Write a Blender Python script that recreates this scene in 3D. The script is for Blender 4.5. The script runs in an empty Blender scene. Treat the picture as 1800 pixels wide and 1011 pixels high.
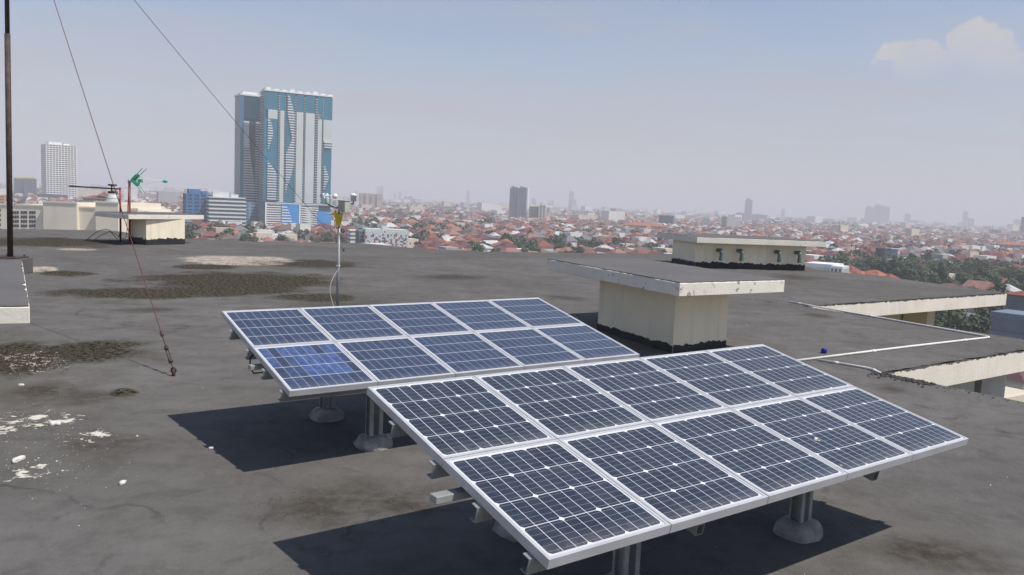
import bpy, bmesh, math, random
from mathutils import Vector, Matrix
import numpy as np
rnd = random.Random(7)
sc = bpy.context.scene
C = sc.collection
PI = math.pi

# ------------------------------------------------------------------ camera, sky, sun, exposure
H = 1.5823                                   # eye height above the roof deck
FPX = 1411.92                               # focal length in pixels of an 1800 px wide frame
PITCH, ROLL = 0.10502, -0.04432
def _axes():
    f = Vector((0, math.cos(PITCH), -math.sin(PITCH))); r = Vector((1, 0, 0)); d = f.cross(r)
    c, s = math.cos(ROLL), math.sin(ROLL)
    return c*r + s*d, -s*r + c*d, f
RT, DN, FW = _axes()
cam_d = bpy.data.cameras.new("camera"); cam = bpy.data.objects.new("camera", cam_d); C.objects.link(cam)
m = Matrix((RT, -DN, -FW)).transposed().to_4x4(); m.translation = Vector((0, 0, H)); cam.matrix_world = m
cam_d.sensor_width = 36; cam_d.lens = FPX/1800*36; cam_d.clip_start = 0.05; cam_d.clip_end = 60000
sc.camera = cam

SUN = Vector((0.57, -0.22, 1.0)).normalized()
EXPO = -0.07
HAZE = .0003
sc.view_settings.view_transform = 'Standard'; sc.view_settings.look = 'None'
sc.view_settings.exposure = EXPO; sc.view_settings.gamma = 1
sd = bpy.data.lights.new("sun", 'SUN'); sd.energy = 4.8; sd.angle = math.radians(0.53); sd.color = (1, .95, .88)
so = bpy.data.objects.new("sun", sd); C.objects.link(so); so.rotation_euler = SUN.to_track_quat('Z', 'Y').to_euler(); so.location = (0, 0, 50)

class NT:                                   # tiny node-tree writer
    def __init__(s, nt): s.nt = nt
    def n(s, t, **k):
        o = s.nt.nodes.new(t)
        for a, v in k.items(): setattr(o, a, v)
        return o
    def l(s, a, b): s.nt.links.new(a, b)
    def put(s, sock, v):
        if hasattr(v, 'is_output') or isinstance(v, bpy.types.NodeSocket): s.l(v, sock)
        elif v is not None: sock.default_value = v
    def math(s, op, a, b=None, c=None, clamp=False):
        o = s.n('ShaderNodeMath', operation=op); o.use_clamp = clamp
        s.put(o.inputs[0], a); s.put(o.inputs[1], b)
        if c is not None: s.put(o.inputs[2], c)
        return o.outputs[0]
    def vmath(s, op, a, b=None):
        o = s.n('ShaderNodeVectorMath', operation=op); s.put(o.inputs[0], a)
        if b is not None: s.put(o.inputs[1], b)
        return o.outputs[1] if op in ('LENGTH', 'DOT_PRODUCT') else o.outputs[0]
    def ramp(s, v, a, b, lo=0., hi=1., smooth=True):
        o = s.n('ShaderNodeMapRange', interpolation_type='SMOOTHSTEP' if smooth else 'LINEAR')
        s.put(o.inputs[0], v); s.put(o.inputs[1], a); s.put(o.inputs[2], b); s.put(o.inputs[3], lo); s.put(o.inputs[4], hi)
        return o.outputs[0]
    def noise(s, vec, scale, detail=4, rough=.55, dist=0.):
        o = s.n('ShaderNodeTexNoise'); s.put(o.inputs['Vector'], vec); o.inputs['Scale'].default_value = scale
        o.inputs['Detail'].default_value = detail; o.inputs['Roughness'].default_value = rough; o.inputs['Distortion'].default_value = dist
        return o
    def mix(s, f, a, b, bt='MIX'):
        o = s.n('ShaderNodeMix', data_type='RGBA', blend_type=bt)
        s.put(o.inputs[0], f)
        for i, v in ((6, a), (7, b)):
            if isinstance(v, (tuple, list)): v = tuple(v)+((1,) if len(v) == 3 else ())
            s.put(o.inputs[i], v)
        return o.outputs[2]
    def map(s, vec, loc=(0, 0, 0), rot=(0, 0, 0), scale=(1, 1, 1), kind='POINT'):
        o = s.n('ShaderNodeMapping', vector_type=kind); s.put(o.inputs[0], vec)
        o.inputs[1].default_value = loc; o.inputs[2].default_value = rot; o.inputs[3].default_value = scale
        return o.outputs[0]
    def xyz(s, vec):
        o = s.n('ShaderNodeSeparateXYZ'); s.put(o.inputs[0], vec); return o.outputs
    def comb(s, x, y, z=0.):
        o = s.n('ShaderNodeCombineXYZ'); s.put(o.inputs[0], x); s.put(o.inputs[1], y); s.put(o.inputs[2], z); return o.outputs[0]
    def bump(s, h, strength=.3, dist=.02):
        o = s.n('ShaderNodeBump'); o.inputs['Strength'].default_value = strength; o.inputs['Distance'].default_value = dist
        s.put(o.inputs['Height'], h); return o.outputs[0]

def px_ray(x, y): return (RT*((x-900)/FPX) + DN*((y-505.5)/FPX) + FW)
def at_z(x, y, z=0.):
    r = px_ray(x, y); t = (z-H)/r.z; return Vector((r.x*t, r.y*t, z))
def at_y(x, y, Y):
    r = px_ray(x, y); t = Y/r.y; return Vector((r.x*t, Y, H+r.z*t))

# world: hazy tropical sky with thin cloud veils and one cumulus head
W = bpy.data.worlds.new("World"); sc.world = W; W.use_nodes = True
t = NT(W.node_tree); W.node_tree.nodes.clear()
sky = t.n('ShaderNodeTexSky', sky_type='NISHITA'); sky.sun_disc = False
sky.sun_elevation = math.asin(SUN.z); sky.sun_rotation = math.atan2(SUN.x, SUN.y)
sky.air_density = 1.0; sky.dust_density = .7; sky.ozone_density = 2.5; sky.altitude = 20
tc = t.n('ShaderNodeTexCoord').outputs['Generated']
d = t.xyz(tc)
el = d[2]
prj = t.comb(t.math('DIVIDE', d[0], t.math('ADD', t.math('MAXIMUM', el, 0.0), .12)), t.math('DIVIDE', d[1], t.math('ADD', t.math('MAXIMUM', el, 0.0), .12)), 0.)
veil = t.noise(t.map(prj, scale=(.55, 1.5, 1)), 1.1, 6, .6, .4).outputs[0]
veil = t.math('MULTIPLY', t.ramp(veil, .30, .85), t.ramp(el, .0, .12))
CD = px_ray(1745, 88).normalized(); 
rt = Vector((CD.y, -CD.x, 0)).normalized(); up = rt.cross(CD)
cx = t.math('ADD', t.vmath('DOT_PRODUCT', tc, tuple(rt)), 0.); cy = t.vmath('DOT_PRODUCT', tc, tuple(up))
wn = t.noise(tc, 26, 6, .6).outputs[0]; wn2 = t.noise(tc, 9, 3, .5).outputs[0]
ww = t.math('ADD', t.math('MULTIPLY', t.math('SUBTRACT', wn, .5), .045), t.math('MULTIPLY', t.math('SUBTRACT', wn2, .5), .05))
def blob(x, y, a, b):
    return t.math('SUBTRACT', 1.0, t.vmath('LENGTH', t.comb(t.math('DIVIDE', t.math('ADD', cx, -x), a), t.math('DIVIDE', t.math('ADD', cy, -y), b))))
bb = None
for q in ((-.021, .009, .030, .025), (-.074, .002, .042, .016), (-.002, .0, .032, .023), (-.03, -.012, .09, .02), (.052, -.003, .030, .021), (.03, -.018, .06, .02)):
    o_ = blob(*q); bb = o_ if bb is None else t.math('MAXIMUM', bb, o_)
lump_ = t.n('ShaderNodeTexVoronoi', feature='SMOOTH_F1'); t.l(tc, lump_.inputs['Vector']); lump_.inputs['Scale'].default_value = 75.
bb = t.math('ADD', bb, t.math('MULTIPLY', ww, 11.)); bb = t.math('ADD', bb, t.math('MULTIPLY', t.math('SUBTRACT', .4, lump_.outputs['Distance']), .5))
fade = t.ramp(t.math('ADD', cy, t.math('MULTIPLY', ww, .4)), -.040, .004)
cum = t.math('MULTIPLY', t.math('MULTIPLY', t.ramp(bb, .02, .24), fade), t.ramp(wn, .3, .7, .62, .88))
small = None
for (px, py, a, b) in ((90, 185, .022, .009), (275, 192, .018, .008), (615, 205, .016, .008), (1100, 205, .02, .008), (1010, 50, .04, .008), (1225, 50, .03, .007)):
    q = px_ray(px, py).normalized(); r2 = Vector((q.y, -q.x, 0)).normalized(); u2 = r2.cross(q)
    L = t.math('SUBTRACT', 1.0, t.vmath('LENGTH', t.comb(t.math('DIVIDE', t.vmath('DOT_PRODUCT', tc, tuple(r2)), a), t.math('DIVIDE', t.vmath('DOT_PRODUCT', t.vmath('SUBTRACT', tc, tuple(q)), tuple(u2)), b))))
    front = t.math('GREATER_THAN', t.vmath('DOT_PRODUCT', tc, tuple(q)), .9)
    L = t.math('MULTIPLY', t.ramp(t.math('ADD', L, t.math('MULTIPLY', ww, 20.)), -.1, .9), front)
    small = L if small is None else t.math('MAXIMUM', small, L)
infront = t.math('GREATER_THAN', t.vmath('DOT_PRODUCT', tc, tuple(CD)), .9)
cum = t.math('MULTIPLY', cum, infront)
bg1 = t.n('ShaderNodeBackground'); bg1.inputs[1].default_value = .135; t.l(sky.outputs[0], bg1.inputs[0])
bg2 = t.n('ShaderNodeBackground'); bg2.inputs[0].default_value = (.63, .595, .655, 1); bg2.inputs[1].default_value = .82
bg3 = t.n('ShaderNodeBackground'); bg3.inputs[0].default_value = (.63, .61, .62, 1); bg3.inputs[1].default_value = 1.
mx = t.n('ShaderNodeMixShader'); t.l(t.math('MULTIPLY', t.math('ADD', t.math('MULTIPLY_ADD', veil, .45, .08), t.ramp(el, .06, .27, .50, 0.)), t.ramp(el, .24, .55, 1., .12)), mx.inputs[0]); t.l(bg1.outputs[0], mx.inputs[1]); t.l(bg2.outputs[0], mx.inputs[2])
mx1 = t.n('ShaderNodeMixShader'); t.l(t.math('MULTIPLY', small, .28), mx1.inputs[0]); t.l(mx.outputs[0], mx1.inputs[1]); t.l(bg2.outputs[0], mx1.inputs[2])
mx2 = t.n('ShaderNodeMixShader'); t.l(cum, mx2.inputs[0]); t.l(mx1.outputs[0], mx2.inputs[1]); t.l(bg3.outputs[0], mx2.inputs[2])
wo = t.n('ShaderNodeOutputWorld'); t.l(mx2.outputs[0], wo.inputs[0])
sc.cycles.use_denoising = True
sc.cycles.max_bounces = 5; sc.cycles.volume_bounces = 1

# ------------------------------------------------------------------ helpers
class MB:
    def __init__(s): s.v = []; s.f = []; s.m = []; s.mi = 0
    def quad(s, *p):
        n = len(s.v); s.v += [tuple(q) for q in p]; s.f.append(tuple(range(n, n+len(p)))); s.m.append(s.mi)
    def hexa(s, P):                          # eight corners: 0-3 bottom ccw, 4-7 top ccw
        n = len(s.v); s.v += [tuple(q) for q in P]
        for f in ((3, 2, 1, 0), (4, 5, 6, 7), (0, 1, 5, 4), (1, 2, 6, 5), (2, 3, 7, 6), (3, 0, 4, 7)):
            s.f.append(tuple(n+i for i in f)); s.m.append(s.mi)
        return s
    def box(s, x0, x1, y0, y1, z0, z1, M=None):
        P = [(x0, y0, z0), (x1, y0, z0), (x1, y1, z0), (x0, y1, z0), (x0, y0, z1), (x1, y0, z1), (x1, y1, z1), (x0, y1, z1)]
        if M is not None: P = [M @ Vector(p) for p in P]
        return s.hexa(P)
    def prism(s, poly, z0, z1, top=True, bottom=True):
        n = len(s.v); k = len(poly)
        s.v += [(p[0], p[1], z0) for p in poly]+[(p[0], p[1], z1) for p in poly]
        for i in range(k):
            j = (i+1) % k; s.f.append((n+i, n+j, n+k+j, n+k+i)); s.m.append(s.mi)
        if top: s.f.append(tuple(n+k+i for i in range(k))); s.m.append(s.mi)
        if bottom: s.f.append(tuple(n+i for i in reversed(range(k)))); s.m.append(s.mi)
        return s
    def tube(s, pts, r, n=8, caps=True):
        pts = [Vector(p) for p in pts]; rs = r if isinstance(r, (list, tuple)) else [r]*len(pts)
        base = len(s.v); ref = None
        for i, p in enumerate(pts):
            d = (pts[min(i+1, len(pts)-1)]-pts[max(i-1, 0)]).normalized()
            if ref is None: ref = d.orthogonal().normalized()
            ref = (ref-d*ref.dot(d)).normalized(); b = d.cross(ref)
            for k in range(n):
                a = 2*PI*k/n; s.v.append(tuple(p+(ref*math.cos(a)+b*math.sin(a))*rs[i]))
        for i in range(len(pts)-1):
            for k in range(n):
                a = base+i*n+k; b2 = base+i*n+(k+1) % n
                s.f.append((a, b2, b2+n, a+n)); s.m.append(s.mi)
        if caps:
            s.f.append(tuple(base+k for k in reversed(range(n)))); s.m.append(s.mi)
            s.f.append(tuple(base+(len(pts)-1)*n+k for k in range(n))); s.m.append(s.mi)
        return s
    def lathe(s, prof, c=(0, 0, 0), n=16, M=None):
        base = len(s.v)
        for r, z in prof:
            for k in range(n):
                a = 2*PI*k/n; q = Vector((r*math.cos(a), r*math.sin(a), z))
                if M is not None: q = M @ q
                s.v.append(tuple(q+Vector(c)))
        for i in range(len(prof)-1):
            for k in range(n):
                a = base+i*n+k; b2 = base+i*n+(k+1) % n
                s.f.append((a, b2, b2+n, a+n)); s.m.append(s.mi)
        return s
    def build(s, name, mats, parent=None, smooth=False):
        me = bpy.data.meshes.new(name); me.from_pydata(s.v, [], s.f)
        mats = mats if isinstance(mats, (list, tuple)) else [mats]
        for x in mats: me.materials.append(x)
        if len(mats) > 1: me.polygons.foreach_set('material_index', s.m)
        if smooth: me.polygons.foreach_set('use_smooth', [True]*len(s.f))
        me.update()
        o = bpy.data.objects.new(name, me); C.objects.link(o)
        if parent is not None: o.parent = parent
        return o
def tag(o, label=None, cat=None, group=None, kind=None):
    if label: o['label'] = label
    if cat: o['category'] = cat
    if group: o['group'] = group
    if kind: o['kind'] = kind
    return o
def thing(name, loc, label, cat, group=None, rz=0.):
    o = bpy.data.objects.new(name, None); C.objects.link(o); o.location = loc; o.rotation_euler = (0, 0, rz); o.empty_display_size = .2
    return tag(o, label, cat, group, 'thing')
def bevel(o, w=.004, seg=2):
    b = o.modifiers.new('bevel', 'BEVEL'); b.width = w; b.segments = seg; b.limit_method = 'ANGLE'; return o

def newmat(name):
    m = bpy.data.materials.new(name); m.use_nodes = True; nt = NT(m.node_tree)
    b = m.node_tree.nodes['Principled BSDF']; return m, nt, b
def mat(name, col, rough=.8, var=.15, scale=3., metal=0., bump=0., dirt=None, bscale=None):
    m, t, b = newmat(name); oc = t.n('ShaderNodeTexCoord').outputs['Object']
    n = t.noise(oc, scale, 5, .6).outputs[0]
    lo = tuple(c*(1-var) for c in col); hi = tuple(min(1, c*(1+var)) for c in col)
    c = t.mix(t.ramp(n, .3, .7), lo, hi)
    if dirt:
        n2 = t.noise(t.map(oc, scale=(1, 1, .25)), scale*2.3, 5, .65).outputs[0]
        c = t.mix(t.math('MULTIPLY', t.ramp(n2, .52, .75), dirt[1]), c, dirt[0])
    t.l(c, b.inputs['Base Color']); b.inputs['Roughness'].default_value = rough; b.inputs['Metallic'].default_value = metal
    if bump:
        t.l(t.bump(t.noise(oc, bscale or scale*8, 5, .6).outputs[0], .6, bump), b.inputs['Normal'])
    return m

# ------------------------------------------------------------------ building axes
ANG = math.radians(35.8)
E1 = Vector((math.cos(ANG), math.sin(ANG), 0)); E2 = Vector((-math.sin(ANG), math.cos(ANG), 0))
def uv(u, v, z=0.): return E1*u+E2*v+Vector((0, 0, z))
def px_uv(x, y, z=0.):
    p = at_z(x, y, z); return p.dot(E1), p.dot(E2)

GZ = -32.0                                   # city ground below the roof deck

# ------------------------------------------------------------------ roof deck
def deck_material():
    m, t, b = newmat('roof_bitumen')
    P = t.n('ShaderNodeNewGeometry').outputs['Position']
    n1 = t.noise(P, .35, 5, .6).outputs[0]; n2 = t.noise(P, 1.6, 6, .65, .6).outputs[0]; n3 = t.noise(P, 14, 5, .7).outputs[0]; n4 = t.noise(P, 90, 3, .6).outputs[0]
    base = t.mix(t.ramp(n1, .3, .7), (.118, .111, .104), (.158, .149, .141))
    base = t.mix(t.math('MULTIPLY', t.ramp(n2, .35, .75), .5), base, (.082, .076, .069))
    strk = t.noise(t.map(P, rot=(0, 0, .25), scale=(.5, 2.6, 1)), 1.1, 5, .65, .5).outputs[0]
    base = t.mix(t.math('MULTIPLY', t.ramp(strk, .48, .75), .38), base, (.066, .061, .054))
    base = t.mix(t.math('MULTIPLY', t.ramp(n4, .48, .75), .42), base, (.17, .16, .148))
    mot = t.noise(P, 4.6, 6, .72, .4).outputs[0]; base = t.mix(t.math('MULTIPLY', t.ramp(mot, .44, .68), .42), base, (.070, .065, .059))
    mot2 = t.noise(P, 2.3, 5, .7, 1.2).outputs[0]; base = t.mix(t.math('MULTIPLY', t.ramp(mot2, .56, .74), .35), base, (.19, .18, .168))
    wob = t.vmath('SUBTRACT', t.noise(P, 1.3, 4, .6).outputs[1], (.5, .5, .5))
    wob2 = t.vmath('SUBTRACT', t.noise(P, 7., 4, .7).outputs[1], (.5, .5, .5))
    def sc_(v, k):
        o = t.n('ShaderNodeVectorMath', operation='SCALE'); t.put(o.inputs[0], v); o.inputs['Scale'].default_value = k; return o.outputs[0]
    def mask(ells, edge=.55, wk=1.0):
        acc = None
        for (x0, y0, x1, y1, asp, hpx) in ells:   # ellipse drawn on the deck between two points, given by its half depth
            A = at_z(x0, y0); B = at_z(x1, y1); c = (A+B)/2; d = (B-A); a = d.length/2; ang = math.atan2(d.y, d.x)
            mid = ((x0+x1)/2, (y0+y1)/2); b_ = max(.05, (at_z(mid[0], mid[1]-hpx)-at_z(mid[0], mid[1]+hpx)).length/2)
            v = t.vmath('ADD', P, sc_(wob, wk*min(a, b_)*1.3)); v = t.vmath('ADD', v, sc_(wob2, wk*min(a, b_)*.5))
            v = t.map(v, loc=tuple(c), rot=(0, 0, ang), scale=(a, b_, 1), kind='TEXTURE')
            xx = t.xyz(v); L = t.vmath('LENGTH', t.comb(xx[0], xx[1]))
            L = t.ramp(L, 1.0, edge)
            acc = L if acc is None else t.math('MAXIMUM', acc, L)
        return acc
    # damp brown-grey staining, soft
    soft = mask([(380, 905, 820, 850, 0, 50), (480, 900, 640, 880, 0, 60), (60, 700, 260, 690, 0, 22), (1450, 960, 1850, 990, 0, 34), (640, 905, 760, 870, 0, 40), (-20, 690, 150, 690, 0, 22), (60, 780, 330, 790, 0, 30),
                 (1390, 553, 1480, 556, 0, 6), (1520, 678, 1610, 688, 0, 12), (480, 545, 720, 530, 0, 14), (700, 490, 880, 485, 0, 7), (1330, 483, 1480, 492, 0, 6), (930, 520, 1050, 525, 0, 7), (150, 545, 380, 545, 0, 8), (90, 600, 330, 640, 0, 12)], .1)
    alg = mask([(-80, 423, 250, 428, 0, 11), (40, 513, 420, 518, 0, 12), (200, 498, 610, 488, 0, 19), (395, 492, 600, 498, 0, 17), (430, 465, 650, 463, 0, 9), (470, 524, 640, 521, 0, 9), (60, 482, 165, 479, 0, 7),
                (-60, 632, 120, 624, 0, 36), (60, 624, 225, 612, 0, 24), (60, 618, 270, 600, 0, 12), (230, 518, 560, 502, 0, 13), (300, 470, 430, 468, 0, 6), (190, 690, 250, 688, 0, 9)], .55)
    pale = mask([(300, 454, 530, 458, 0, 7), (30, 473, 105, 474, 0, 6), (345, 462, 510, 464, 0, 4), (100, 437, 170, 440, 0, 2.5)], .75, .7)
    fleck = mask([(-60, 735, 120, 750, 0, 34), (-20, 825, 130, 830, 0, 26), (90, 765, 215, 775, 0, 20), (-60, 640, 150, 630, 0, 30), (60, 735, 160, 740, 0, 16)], .1)
    brownc = t.mix(t.ramp(n3, .35, .7), (.042, .037, .030), (.098, .086, .068))
    col = t.mix(t.math('MULTIPLY', soft, t.ramp(n2, .25, .6, .45, .95)), base, brownc)
    crust = t.mix(t.ramp(t.noise(P, 19, 3, .65).outputs[0], .42, .58), (.011, .010, .008), (.115, .092, .062))
    crust = t.mix(t.math('MULTIPLY', t.ramp(t.noise(P, 42, 4, .7).outputs[0], .58, .66), .8), crust, (.22, .185, .135))
    am = t.math('MULTIPLY', alg, t.ramp(t.math('ADD', n2, t.math('MULTIPLY', n3, .3)), .28, .5, .55, 1.))
    col = t.mix(am, col, crust)
    pn = t.noise(t.map(P, scale=(1, 2.4, 1)), 3.2, 6, .7, .5).outputs[0]
    pm = t.math('MULTIPLY', pale, t.ramp(t.math('ADD', pn, t.math('MULTIPLY', n3, .25)), .50, .62))
    col = t.mix(pm, col, t.mix(t.ramp(n3, .3, .7), (.30, .25, .20), (.50, .43, .35)))
    fn = t.noise(t.map(P, scale=(1, 1.1, 1)), 9., 5, .75, .3).outputs[0]
    fm = t.math('MULTIPLY', t.ramp(t.math('ADD', fn, t.math('MULTIPLY', fleck, .12)), .615, .65), t.ramp(fleck, .02, .25))
    col = t.mix(fm, col, (.62, .58, .5))
    crk = t.n('ShaderNodeTexVoronoi', feature='DISTANCE_TO_EDGE'); t.l(t.vmath('ADD', P, sc_(wob, .9)), crk.inputs['Vector']); crk.inputs['Scale'].default_value = .42
    cm = t.math('MULTIPLY', t.math('MULTIPLY', t.ramp(crk.outputs['Distance'], .012, .002), t.ramp(n2, .45, .65)), .45)
    col = t.mix(cm, col, (.035, .032, .03))
    big = t.noise(P, .17, 3, .5, .8).outputs[0]; col = t.mix(t.math('MULTIPLY', t.ramp(big, .5, .7), .22), col, (.078, .070, .060))
    # scattered specks of grit all over
    vr = t.n('ShaderNodeTexVoronoi'); t.l(P, vr.inputs['Vector']); vr.inputs['Scale'].default_value = 3.3
    vsp = t.math('MULTIPLY', t.math('LESS_THAN', vr.outputs['Distance'], t.math('MULTIPLY', t.xyz(vr.outputs['Color'])[0], .055)), t.math('GREATER_THAN', t.xyz(vr.outputs['Color'])[1], .55))
    col = t.mix(t.math('MULTIPLY', vsp, .8), col, t.mix(t.math('GREATER_THAN', t.xyz(vr.outputs['Color'])[2], .4), (.04, .037, .034), (.55, .53, .49)))
    t.l(col, b.inputs['Base Color']); b.inputs['Roughness'].default_value = .9; b.inputs['Specular IOR Level'].default_value = .12
    hgt = t.math('ADD', t.math('MULTIPLY', n2, .5), t.math('MULTIPLY', n3, .24))
    hgt = t.math('ADD', hgt, t.math('MULTIPLY', t.math('MULTIPLY', alg, n3), 1.6)); hgt = t.math('ADD', hgt, t.math('MULTIPLY', fm, .25)); hgt = t.math('ADD', hgt, t.math('MULTIPLY', n4, .05))
    t.l(t.bump(hgt, .9, .04), b.inputs['Normal'])
    return m
M_DECK = deck_material()

def fascia_material():
    m, t, b = newmat('fascia_plaster')
    P = t.n('ShaderNodeNewGeometry').outputs['Position']; z = t.xyz(P)[2]
    n = t.noise(P, 2., 5, .6).outputs[0]; st = t.noise(t.map(P, scale=(7, 7, .25)), 1.6, 5, .65).outputs[0]
    c = t.mix(t.ramp(n, .3, .7), (.68, .62, .52), (.76, .70, .60))
    c = t.mix(t.math('MULTIPLY', t.ramp(st, .5, .8), .42), c, (.42, .37, .29))
    jag = t.noise(P, 9, 4, .6).outputs[0]
    c = t.mix(t.math('GREATER_THAN', t.math('ADD', z, t.math('MULTIPLY', t.math('SUBTRACT', jag, .5), .09)), -.028), c, (.1, .095, .09))
    t.l(c, b.inputs['Base Color']); b.inputs['Roughness'].default_value = .85
    t.l(t.bump(t.noise(P, 30, 4, .6).outputs[0], .4, .01), b.inputs['Normal']); return m
M_FASCIA = fascia_material()
M_WALL = mat('olive_cream_wall', (.50, .46, .34), .85, .08, 1.5, bump=.004, dirt=((.25, .23, .18), .25))
M_GREYWALL = mat('grey_wall', (.36, .36, .35), .85, .1, 1.5, bump=.004)
M_DARK = mat('dark_opening', (.02, .02, .022), .5, .2)

# plan in building axes, from the near right corner round to the far left
ua, va = px_uv(1400, 537); uA = 12.85
vA = 0.5*(px_uv(1530, 529)[1]+px_uv(1778, 516)[1]); uT = px_uv(1778, 516)[0]
uB0, vB = px_uv(1548, 655); uB1 = px_uv(1745, 589)[0]+.05
far = [(1777, 514.5), (1648, 498.6), (1545, 485.7), (1445, 475), (1418, 470), (1300, 452), (1180, 446), (1000, 444.5), (850, 442), (730, 436.5), (640, 427.5), (460, 425), (335, 420), (240, 411), (200, 405.5), (100, 403.5), (0, 402.5), (-200, 402)]
edge_far = [at_z(*q) for q in far]
plan = [uv(uB0, -14), uv(uB0, vB), uv(uB1, vB), uv(uB1, vA), uv(uT, vA)]+edge_far[1:]+[Vector((-30, 22, 0)), Vector((-30, -14, 0))]
mb = MB()
# jagged, crumbling lip: subdivide the outline and let it wander a little
out = []
for i, p in enumerate(plan):
    q = plan[(i+1) % len(plan)]; L = (q-p).length; n = max(1, int(L/.12)) if p.y > 2 and q.y > 2 else 1
    nn = Vector((q.y-p.y, p.x-q.x, 0)).normalized()
    for k in range(n):
        s = p.lerp(q, k/n)
        if k: s = s+nn*rnd.uniform(-.018, .018)
        out.append(s)
from mathutils.geometry import tessellate_polygon
def flat_mesh(name, pts, z, mt, up=True):
    P = [Vector((p.x, p.y, z)) for p in pts]; tris = tessellate_polygon([P]); F = []
    for a, b, c in tris:
        n = (P[b]-P[a]).cross(P[c]-P[a]).z
        F.append((a, b, c) if (n > 0) == up else (a, c, b))
    me = bpy.data.meshes.new(name); me.from_pydata([tuple(p) for p in P], [], F); me.materials.append(mt); me.update(); return me
me = flat_mesh('roof_deck', out, 0, M_DECK)
deck = bpy.data.objects.new('roof_deck', me); C.objects.link(deck); tag(deck, kind='structure')

bld = thing('office_building', (0, 0, GZ), 'cream office building we stand on, its stepped eaves seen at the right', 'building')
def child_mb(mb, name, mt, parent, smooth=False):
    loc = parent.location; rz = parent.rotation_euler[2]
    Mi = (Matrix.Translation(loc) @ Matrix.Rotation(rz, 4, 'Z')).inverted()
    mb.v = [tuple(Mi @ Vector(v)) for v in mb.v]
    return mb.build(name, mt, parent, smooth)
def strip(poly, z0, z1, th=.06):
    mb = MB()
    for a, b in zip(poly[:-1], poly[1:]):
        n = Vector((b.y-a.y, a.x-b.x, 0)).normalized()*th; k = max(1, int((b-a).length/.15))
        pts = [a.lerp(b, i/k) for i in range(k+1)]; jz = [rnd.uniform(-.012, .006) for _ in pts]
        for i in range(k):
            p, q = pts[i], pts[i+1]
            mb.quad((p.x, p.y, z0), (q.x, q.y, z0), (q.x, q.y, z1+jz[i+1]), (p.x, p.y, z1+jz[i]))
    return mb
ZF = -.285
child_mb(strip([uv(uB0, -14, 0), uv(uB0, vB, 0)], ZF, -.004), 'fascia', M_FASCIA, bld)
child_mb(strip([uv(uB0, vB, 0), uv(uB1, vB, 0)], ZF, -.004), 'fascia', M_FASCIA, bld)
child_mb(strip([uv(uB1, vB, 0), uv(uB1, vA, 0)], ZF, -.004), 'fascia', M_FASCIA, bld)
child_mb(strip([uv(uB1, vA, 0), uv(uT, vA, 0)], ZF, -.004), 'fascia', M_FASCIA, bld)
child_mb(strip([uv(uT, vA, 0)]+edge_far[1:], ZF, -.004), 'fascia', M_FASCIA, bld)
so_ = bpy.data.objects.new('soffit', flat_mesh('soffit', plan, ZF-GZ, M_WALL, False)); C.objects.link(so_); so_.parent = bld
def wallbox(u0, u1, v0, v1, z0, z1, name='wall', mt=M_WALL):
    mb = MB(); mb.prism([uv(u0, v0), uv(u1, v0), uv(u1, v1), uv(u0, v1)], z0, z1); return child_mb(mb, name, mt, bld)
zc = ZF-.003
wallbox(-10, uB0-.9, -14, vB+.6, GZ, zc)                # main block below
wallbox(-16, uB1-.9, vB+.9, 22, GZ, zc)
def u_at(px, py, v):                                 # plan coordinate u where a picture column meets the vertical plane at v
    r_ = px_ray(px, py); k = v/(r_.dot(E2)); return (r_*k).dot(E1)
wallbox(uB1-.897, u_at(1590, 558, vA+1.3), vA+1.3, vA+6, GZ, zc)
uc = u_at(1630, 558, vA+.7); wallbox(uc, u_at(1643, 558, vA+.7), vA+.7, vA+1.25, GZ, zc, 'column')
wallbox(uT-1.6, uT-1.1, vA+3.4, vA+3.9, GZ, zc, 'column')
wallbox(u_at(1640, 690, vB+.5), u_at(1712, 690, vB+.5), vB+.5, vB+.9, GZ, zc, 'wall', M_GREYWALL)
wallbox(u_at(1724, 690, vB+.5), u_at(1766, 690, vB+.5), vB+.5, vB+.9, GZ, zc, 'wall', M_GREYWALL)
wallbox(u_at(1712, 690, vB+.5)+.003, u_at(1724, 690, vB+.5)-.003, vB+.62, vB+.8, GZ, zc, 'door', M_DARK)
M_LUMP = mat('bitumen_lumps', (.075, .07, .066), .9, .35, 20., bump=.02)
mb = MB(); rl = random.Random(12)
def lump(x, y, s_):
    a0 = rl.uniform(0, 6); n0 = len(mb.v)
    P = []
    for z, k in ((-.003, 1.), (s_*.45, .85), (s_*.75, .4)):
        for q in range(6): rr = s_*k*rl.uniform(.7, 1.3); P.append((x+rr*math.cos(a0+q*PI/3), y+rr*math.sin(a0+q*PI/3), z+rl.uniform(0, s_*.2)*(z > 0)))
    mb.v += P
    for L_ in (0, 1):
        for q in range(6): a_, b_ = n0+L_*6+q, n0+L_*6+(q+1) % 6; mb.f.append((a_, b_, b_+6, a_+6)); mb.m.append(0)
    mb.f.append(tuple(n0+12+q for q in range(6))); mb.m.append(0)
for k in range(230):
    v = vB-abs(rl.gauss(0, .55)); p = uv(uB0-.03-abs(rl.gauss(0, .10)), v); lump(p.x, p.y, rl.uniform(.005, .024) if v > vB-.6 else rl.uniform(.003, .009))
for k in range(160): p = uv(uB0-rl.uniform(0, .9), vB-.1+rl.gauss(0, .2)); 
for k in range(120): p = uv(rl.uniform(uB0, uB1), vB+.03+abs(rl.gauss(0, .03))); lump(p.x, p.y, rl.uniform(.002, .006))
for k in range(110): p = uv(rl.uniform(uB1, uT), vA+.03+abs(rl.gauss(0, .04))); lump(p.x, p.y, rl.uniform(.003, .009))
for k in range(90): p = uv(uB1-.03-abs(rl.gauss(0, .05)), rl.uniform(vB, vA+.8)); lump(p.x, p.y, rl.uniform(.003, .012))
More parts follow.
